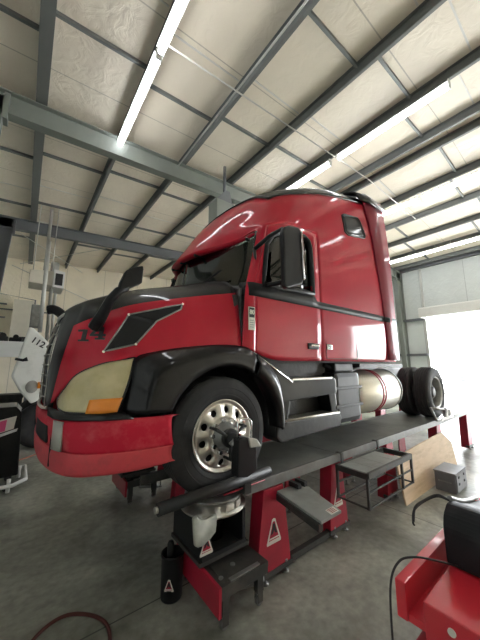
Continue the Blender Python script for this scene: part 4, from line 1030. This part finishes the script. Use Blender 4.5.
for k in range(3):
    b = MB(); b.box(cx0+.018, cx0+.032, cy0+.05, cy1-.10, .18+.155*k, .32+.155*k, .004); dr = b.build('drawer', 'cartred', ct)
    b = MB(); b.box(cx0+.008, cx0+.02, cy0+.15, cy1-.2, .29+.155*k, .305+.155*k); b.build('handle', 'chrome', dr)
for x in (cx0+.1, cx1-.1):
    for y in (cy0+.08, cy1-.12):
        b = MB(); b.cyl(.055, (x, y, .056), -.016, .016, 'Y', 20); b.box(x-.03, x+.03, y-.025, y+.025, .1, .142); b.build('caster_wheel', 'rubber', ct, merge=False)
# padded case on the tray
bg = empty('padded_case', (2.1, .45, cz_), 'black padded case with curved top and grey piping on the red cart', 'case')
prof = [(1.78, cz_+.003), (1.775, 1.04), (1.80, 1.09), (1.86, 1.125), (1.93, 1.12), (2.06, 1.07), (2.2, 1.03), (2.42, .99), (2.46, .94), (2.46, cz_+.003)]
b = MB(); b.prism(prof, .40, .60, 'Y', .02)
b.build('case_body', 'bag', bg)
b = MB(); b.tube(wob([(1.93, .60, 1.127), (2.06, .60, 1.08), (2.2, .60, 1.04), (2.42, .60, 1.0)], 0), .012, 8); b.build('case_piping', 'piping', bg)
b = MB(); b.tube(wob([(1.93, .60, 1.115), (1.94, .66, 1.12), (1.87, .70, 1.10), (1.78, .72, 1.08), (1.74, .72, 1.02)], 0), .006, 8); b.tube(wob([(1.96, .60, 1.10), (1.97, .67, 1.10), (1.89, .71, 1.085), (1.79, .73, 1.06), (1.76, .73, 1.01), (1.77, .73, .99)], 0), .0055, 8); b.build('strap', 'cable', bg, merge=False)
b = MB(); b.tube(wob([(1.775, .55, .88), (1.70, .62, .90), (1.62, .68, .915), (1.55, .725, .90), (1.48, .74, .82), (1.44, .73, .6), (1.43, .72, .3), (1.42, .72, .01)], 0), .005, 8); tag(b.build('power_cable', 'cable'), 'black cable hanging from the red cart to the floor', 'cable')

# ------------------------------------------------------------------ left background
# dark tool cabinet
cb = empty('tool_cabinet', (-.2, 5.6, 0), 'dark cabinet with pink print at the left edge', 'cabinet')
b = MB(); b.prism([(-.95, .18), (.10, .22), (.06, 1.12), (-.02, 1.22), (-.95, 1.22)], 5.55, 6.2, 'Y', .02); b.build('cabinet_body', 'blackp', cb)
b = MB(); b.prism([(-.30, .82), (-.02, .90), (.0, 1.08), (-.28, 1.02)], 5.535, 5.55, 'Y'); pp = b.build('print_panel', 'decal', cb)
b = MB(); b.prism([(-.20, .86), (-.12, .88), (-.11, 1.04), (-.19, 1.02)], 5.528, 5.536, 'Y'); b.build('pink_print', 'pink', pp)
b = MB(); b.prism([(-.30, .76), (.02, .86), (.03, .90), (-.3, .80)], 5.53, 5.55, 'Y'); b.build('print_band', 'housing', cb)
b = MB(); b.tube([(-.9, 5.45, .12), (.05, 5.45, .12), (.2, 5.6, .13), (.2, 6.25, .14), (-.9, 6.25, .14)], .028, 10)
for x, y in ((-.0, 5.5), (.12, 6.1)): b.tube([(x, y, .02), (x, y, .2)], .025, 8)
b.build('base_frame', 'housing', cb, merge=False)
for x, y in ((-.85, 5.62), (-.02, 5.62), (-.85, 6.1), (-.02, 6.1)):
    b = MB(); b.cyl(.05, (x, y, .05), -.02, .02, 'Y', 16); b.tube([(x, y, .08), (x, y, .2)], .012, 6); b.build('caster_wheel', 'rubber', cb, merge=False)
# white truck with tilted hood
wt = empty('white_truck', (1.5, 8.6, 0), 'white truck parked beyond the red one, its hood tipped forward', 'truck')
hp = [(-.19, 1.60), (.02, 2.72), (.10, 2.70), (.46, 2.34), (.42, 1.75), (.36, 1.05), (.22, .98), (.0, 1.25)]
b = MB(); b.prism(hp, 7.95, 9.9, 'Y', .04); hd = b.build('hood', 'whitep', wt)
text_mesh('112', .20, 'ink', 'hood_number', hd, lambda x, y, z: V((.22+x*.86+y*.42, 7.945-z, 2.36-x*.5+y*.86)), bold=.004)
b = MB(); b.lathe([(0, -.06), (.12, -.05), (.17, 0), (.17, .03)], (.20, 7.98, 1.36), 'Y', 24)
for v in b.bm.verts: v.co.x = .20 + (v.co.x-.20)*.85
h_ = b.build('headlight', 'marker', wt)
b = MB(); b.box(.30, .40, 7.90, 7.96, 1.32, 1.46, .01); b.build('turn_signal', 'amber', h_)
b = MB(); b.tube([(-.15, 7.9, 1.98), (-.02, 7.85, 1.95), (.06, 7.85, 1.98)], [.03, .03, .05], 8); b.build('hood_latch', 'plastic', wt)
for x, y in ((.75, 8.15), (.75, 9.9)):
    b = MB(); b.lathe([(.0, .0), (.2, .0), (.29, -.02), (.42, -.02), (.49, .04), (.49, .25), (.42, .3), (.0, .3)], (x-.3, y-.15, .49), 'Y', 40); b.build('wheel', 'rubber', wt)
b = MB(); b.box(.3, 6.5, 8.5, 8.6, .75, 1.0); b.box(.3, 6.5, 9.3, 9.4, .75, 1.0); b.box(.7, 1.9, 8.6, 9.3, .8, 1.7, .05); b.build('chassis', 'grime', wt, merge=False)
b = MB(); b.prism([(1.9, .9), (4.0, .9), (4.0, 3.3), (2.5, 3.3), (1.95, 2.3)], 7.9, 10.1, 'Y', .06); b.build('cab', 'whitep', wt)
b = MB(); b.prism([(2.12, 2.35), (2.58, 3.1), (3.1, 3.1), (3.1, 2.3)], 7.88, 10.12, 'Y', .01); b.build('cab_window', 'black', wt)
b = MB(); b.lathe([(.0, .0), (.42, -.02), (.49, .04), (.49, .5), (.0, .52)], (5.8, 7.95, .49), 'Y', 40); b.build('wheel', 'rubber', wt)
b = MB(); b.lathe([(.0, .0), (.42, -.02), (.49, .04), (.49, .5), (.0, .52)], (5.8, 9.5, .49), 'Y', 40); b.build('wheel', 'rubber', wt)

# wall bench with parts, white skirt
bn = empty('work_bench', (-.5, 15, 0), 'white fronted work bench against the far wall at the left edge', 'bench')
b = MB(); b.box(-1.4, .25, 14.0, 14.06, 2.15, 2.76, .01); b.build('front_panel', 'housing', bn)
b = MB(); b.box(-1.4, .25, 14.06, 15.0, 2.70, 2.76); b.build('bench_top', 'housing', bn)
b = MB()
for x in (-1.35, .15):
    for y in (14.1, 14.9): b.box(x, x+.08, y, y+.08, 0, 2.70)
b.build('leg', 'raftdk', bn, merge=False)
for x, y, w_, h_2, m_, lab in ((-.75, 14.4, .34, .34, 'grime', 'dark machine part on the bench end'), (-.35, 14.5, .42, .3, 'plastic', 'black housing on the bench'), (.1, 14.4, .3, .24, 'grime', 'greasy casting on the bench beside the pipes')):
    b = MB(); b.box(x-w_/2, x+w_/2, y-.2, y+.2, 2.762, 2.762+h_2*.6, .04); b.cyl(h_2*.3, (x, y, 2.762+h_2*.7), -.2, .2); tag(b.build('machine_part', m_, merge=False), lab, 'part')
# lower crates below the bench
for k, (x, y, m_, lab) in enumerate(((-.2, 11.2, 'grime', 'dark crate on the floor beyond the cabinet'), (.55, 11.6, 'teal', 'blue plastic crate beside the white hood'), (-.8, 11.0, 'box', 'grey crate at the far left'))):
    b = MB(); b.box(x-.28, x+.28, y-.3, y+.3, 0, .95, .02); b.box(x-.30, x+.30, y-.32, y+.32, .86, .97, .01); b.box(x-.30, x+.30, y-.32, y+.32, .4, .46, .01); tag(b.build('storage_crate', m_, merge=False), lab, 'crate')
# wire rack panel on the wall
rk = empty('wall_rack', (-.4, 15.9, 3.6), 'grey mesh rack panel above the white fronted bench', 'rack')
b = MB(); b.tube([(-1.3, 15.9, 5.0), (.15, 15.9, 4.85), (.15, 15.9, 2.5), (-1.3, 15.9, 2.5)], .03, 8, closed=True); b.build('rack_frame', 'raftdk', rk)
b = MB(); b.box(-.62, .12, 15.92, 15.94, 2.6, 4.8); b.build('rack_panel', 'heater', rk)
for z in (3.2, 3.9, 4.5):
    b = MB(); b.box(-1.25, -.85, 15.85, 15.92, z, z+.06); b.build('rack_hook', 'raftdk', rk)
b = MB(); b.box(-.4, .1, 15.85, 15.92, 2.7, 3.1); b.build('rack_bin', 'grime', rk)
for sh_ in range(2):
    pass
# heater
ht = empty('unit_heater', (.3, 10, 4.5), 'cream unit heater hanging from the roof with a dark square outlet', 'heater')
b = MB(); b.prism([(-.12, 4.22), (.48, 4.20), (.48, 4.66), (-.12, 4.60)], 9.8, 10.7, 'Y', .015); b.build('heater_body', 'heater', ht)
b = MB(); b.prism([(.45, 4.16), (.74, 4.14), (.74, 4.66), (.45, 4.70)], 9.72, 10.6, 'Y', .01); b.build('outlet_frame', 'housing', ht)
b = MB(); b.box(.50, .69, 9.70, 9.73, 4.22, 4.58)
for k in range(5): b.box(.50, .69, 9.69, 9.70, 4.25+.07*k, 4.262+.07*k)
b.build('outlet_grille', 'black', ht, merge=False)
for x in (-.05, .42):
    b = MB(); b.tube([(x, 10.2, 4.6), (x, 10.2, 6.85)], .012, 6); b.build('hanger_rod', 'pipe', ht)
b = MB(); b.tube([(.24, 10.4, 4.6), (.24, 10.4, 5.5), (.24, 10.4, 6.9)], .045, 12); b.build('flue_pipe', 'pipe', ht)
b = MB(); b.tube([(.52, 11.0, 4.6), (.52, 11.0, 5.3)], .12, 14); b.build('flue_cap', 'pipe', ht)
# exhaust extraction pipes + black hose
ex = empty('exhaust_extractor', (.35, 9.7, 2.5), 'silver extraction pipes below the heater with a black flexible hose', 'extractor')
for x, y, z0, z1, rr in ((.27, 9.5, 2.75, 5.45, .06), (.48, 10.1, 2.3, 4.2, .055), (.62, 10.6, 2.3, 4.3, .05)):
    b = MB(); b.tube([(x, y, z0), (x-.03, y, z1)], rr*.85, 12); b.build('pipe', 'pipe', ex)
b = MB(); pts = wob([(.40, 9.6, 3.42), (.55, 9.55, 3.44), (.75, 9.5, 3.30), (.9, 9.5, 3.0), (.95, 9.5, 2.6), (1.0, 9.5, 2.2)], 0, 14)
b.tube(pts, [.125 + .012*(k % 2) for k in range(len(pts))], 12); b.build('flexible_hose', 'plastic', ex)
b = MB(); b.box(.02, .32, 9.62, 9.95, 2.9, 3.55, .03); b.build('fan_box', 'steel', ex)
b = MB(); b.box(.25, .70, 9.6, 10.7, 2.25, 2.32); b.box(.4, .46, 10.0, 10.06, 0, 2.25); b.build('pipe_foot', 'pipe', ex, merge=False)
# galvanised duct hood behind the cab roof
du = empty('roof_duct', (3.7, 5.5, 5.6), 'galvanised square duct hanging behind the cab roof', 'duct')
b = MB(); b.box(3.42, 3.95, 5.35, 5.75, 4.9, 6.0, .01); b.build('duct_body', 'rafter', du)
b = MB(); b.prism([(3.42, 6.0), (3.95, 6.0), (3.85, 6.35), (3.72, 6.35)], 5.4, 5.7, 'Y'); b.build('duct_cone', 'raftdk', du)
b = MB(); b.tube([(3.78, 5.55, 6.3), (3.78, 5.55, 7.15)], .04, 10); b.build('duct_riser', 'raftdk', du)

# ------------------------------------------------------------------ light and camera
w = bpy.data.worlds.new('overcast'); sc.world = w; w.use_nodes = True
bgn = w.node_tree.nodes['Background']; bgn.inputs[0].default_value = (.93, .97, 1, 1); bgn.inputs[1].default_value = 17.0

for (y0, y1), pw in ((D1, 1), (D2, 1)):
    li = bpy.data.lights.new('sky_portal', 'AREA'); li.shape = 'RECTANGLE'; li.size = y1-y0; li.size_y = DH; li.cycles.is_portal = True
    lo = bpy.data.objects.new('sky_portal', li); C.objects.link(lo); lo.location = (XR+.25, (y0+y1)/2, DH/2); lo.rotation_euler = (0, PI/2, 0)
    lo.rotation_euler = Matrix(((0, 0, 1), (1, 0, 0), (0, 1, 0))).to_euler()

su = bpy.data.lights.new('yard_bounce_sun', 'SUN'); su.energy = 30; su.angle = .3; so = bpy.data.objects.new('yard_bounce_sun', su); C.objects.link(so)  # added despite the overcast sky; its bounce off the yard brightens the ceiling
so.rotation_euler = (math.radians(15), math.radians(-12), 0)
f_, yaw, pit, rol = 275.4, .66, .162, .0009
cy_, sy_, cp_, sp_ = math.cos(yaw), math.sin(yaw), math.cos(pit), math.sin(pit)
R0 = V((cy_, -sy_, 0)); F0 = V((sy_*cp_, cy_*cp_, sp_)); U0 = R0.cross(F0)
Rr = math.cos(rol)*R0 + math.sin(rol)*U0; Ur = -math.sin(rol)*R0 + math.cos(rol)*U0
cam = bpy.data.cameras.new('camera'); co = bpy.data.objects.new('camera', cam); C.objects.link(co)
co.matrix_world = Matrix(((Rr.x, Ur.x, -F0.x, 0), (Rr.y, Ur.y, -F0.y, 0), (Rr.z, Ur.z, -F0.z, 1.85), (0, 0, 0, 1)))
cam.sensor_fit = 'HORIZONTAL'; cam.sensor_width = 36; cam.lens = f_/480*36; cam.clip_start = .05; cam.clip_end = 300
sc.camera = co
vs = sc.view_settings; vs.view_transform = 'Standard'; vs.look = 'None'; vs.gamma = 1; vs.use_curve_mapping = False; vs.exposure = .56
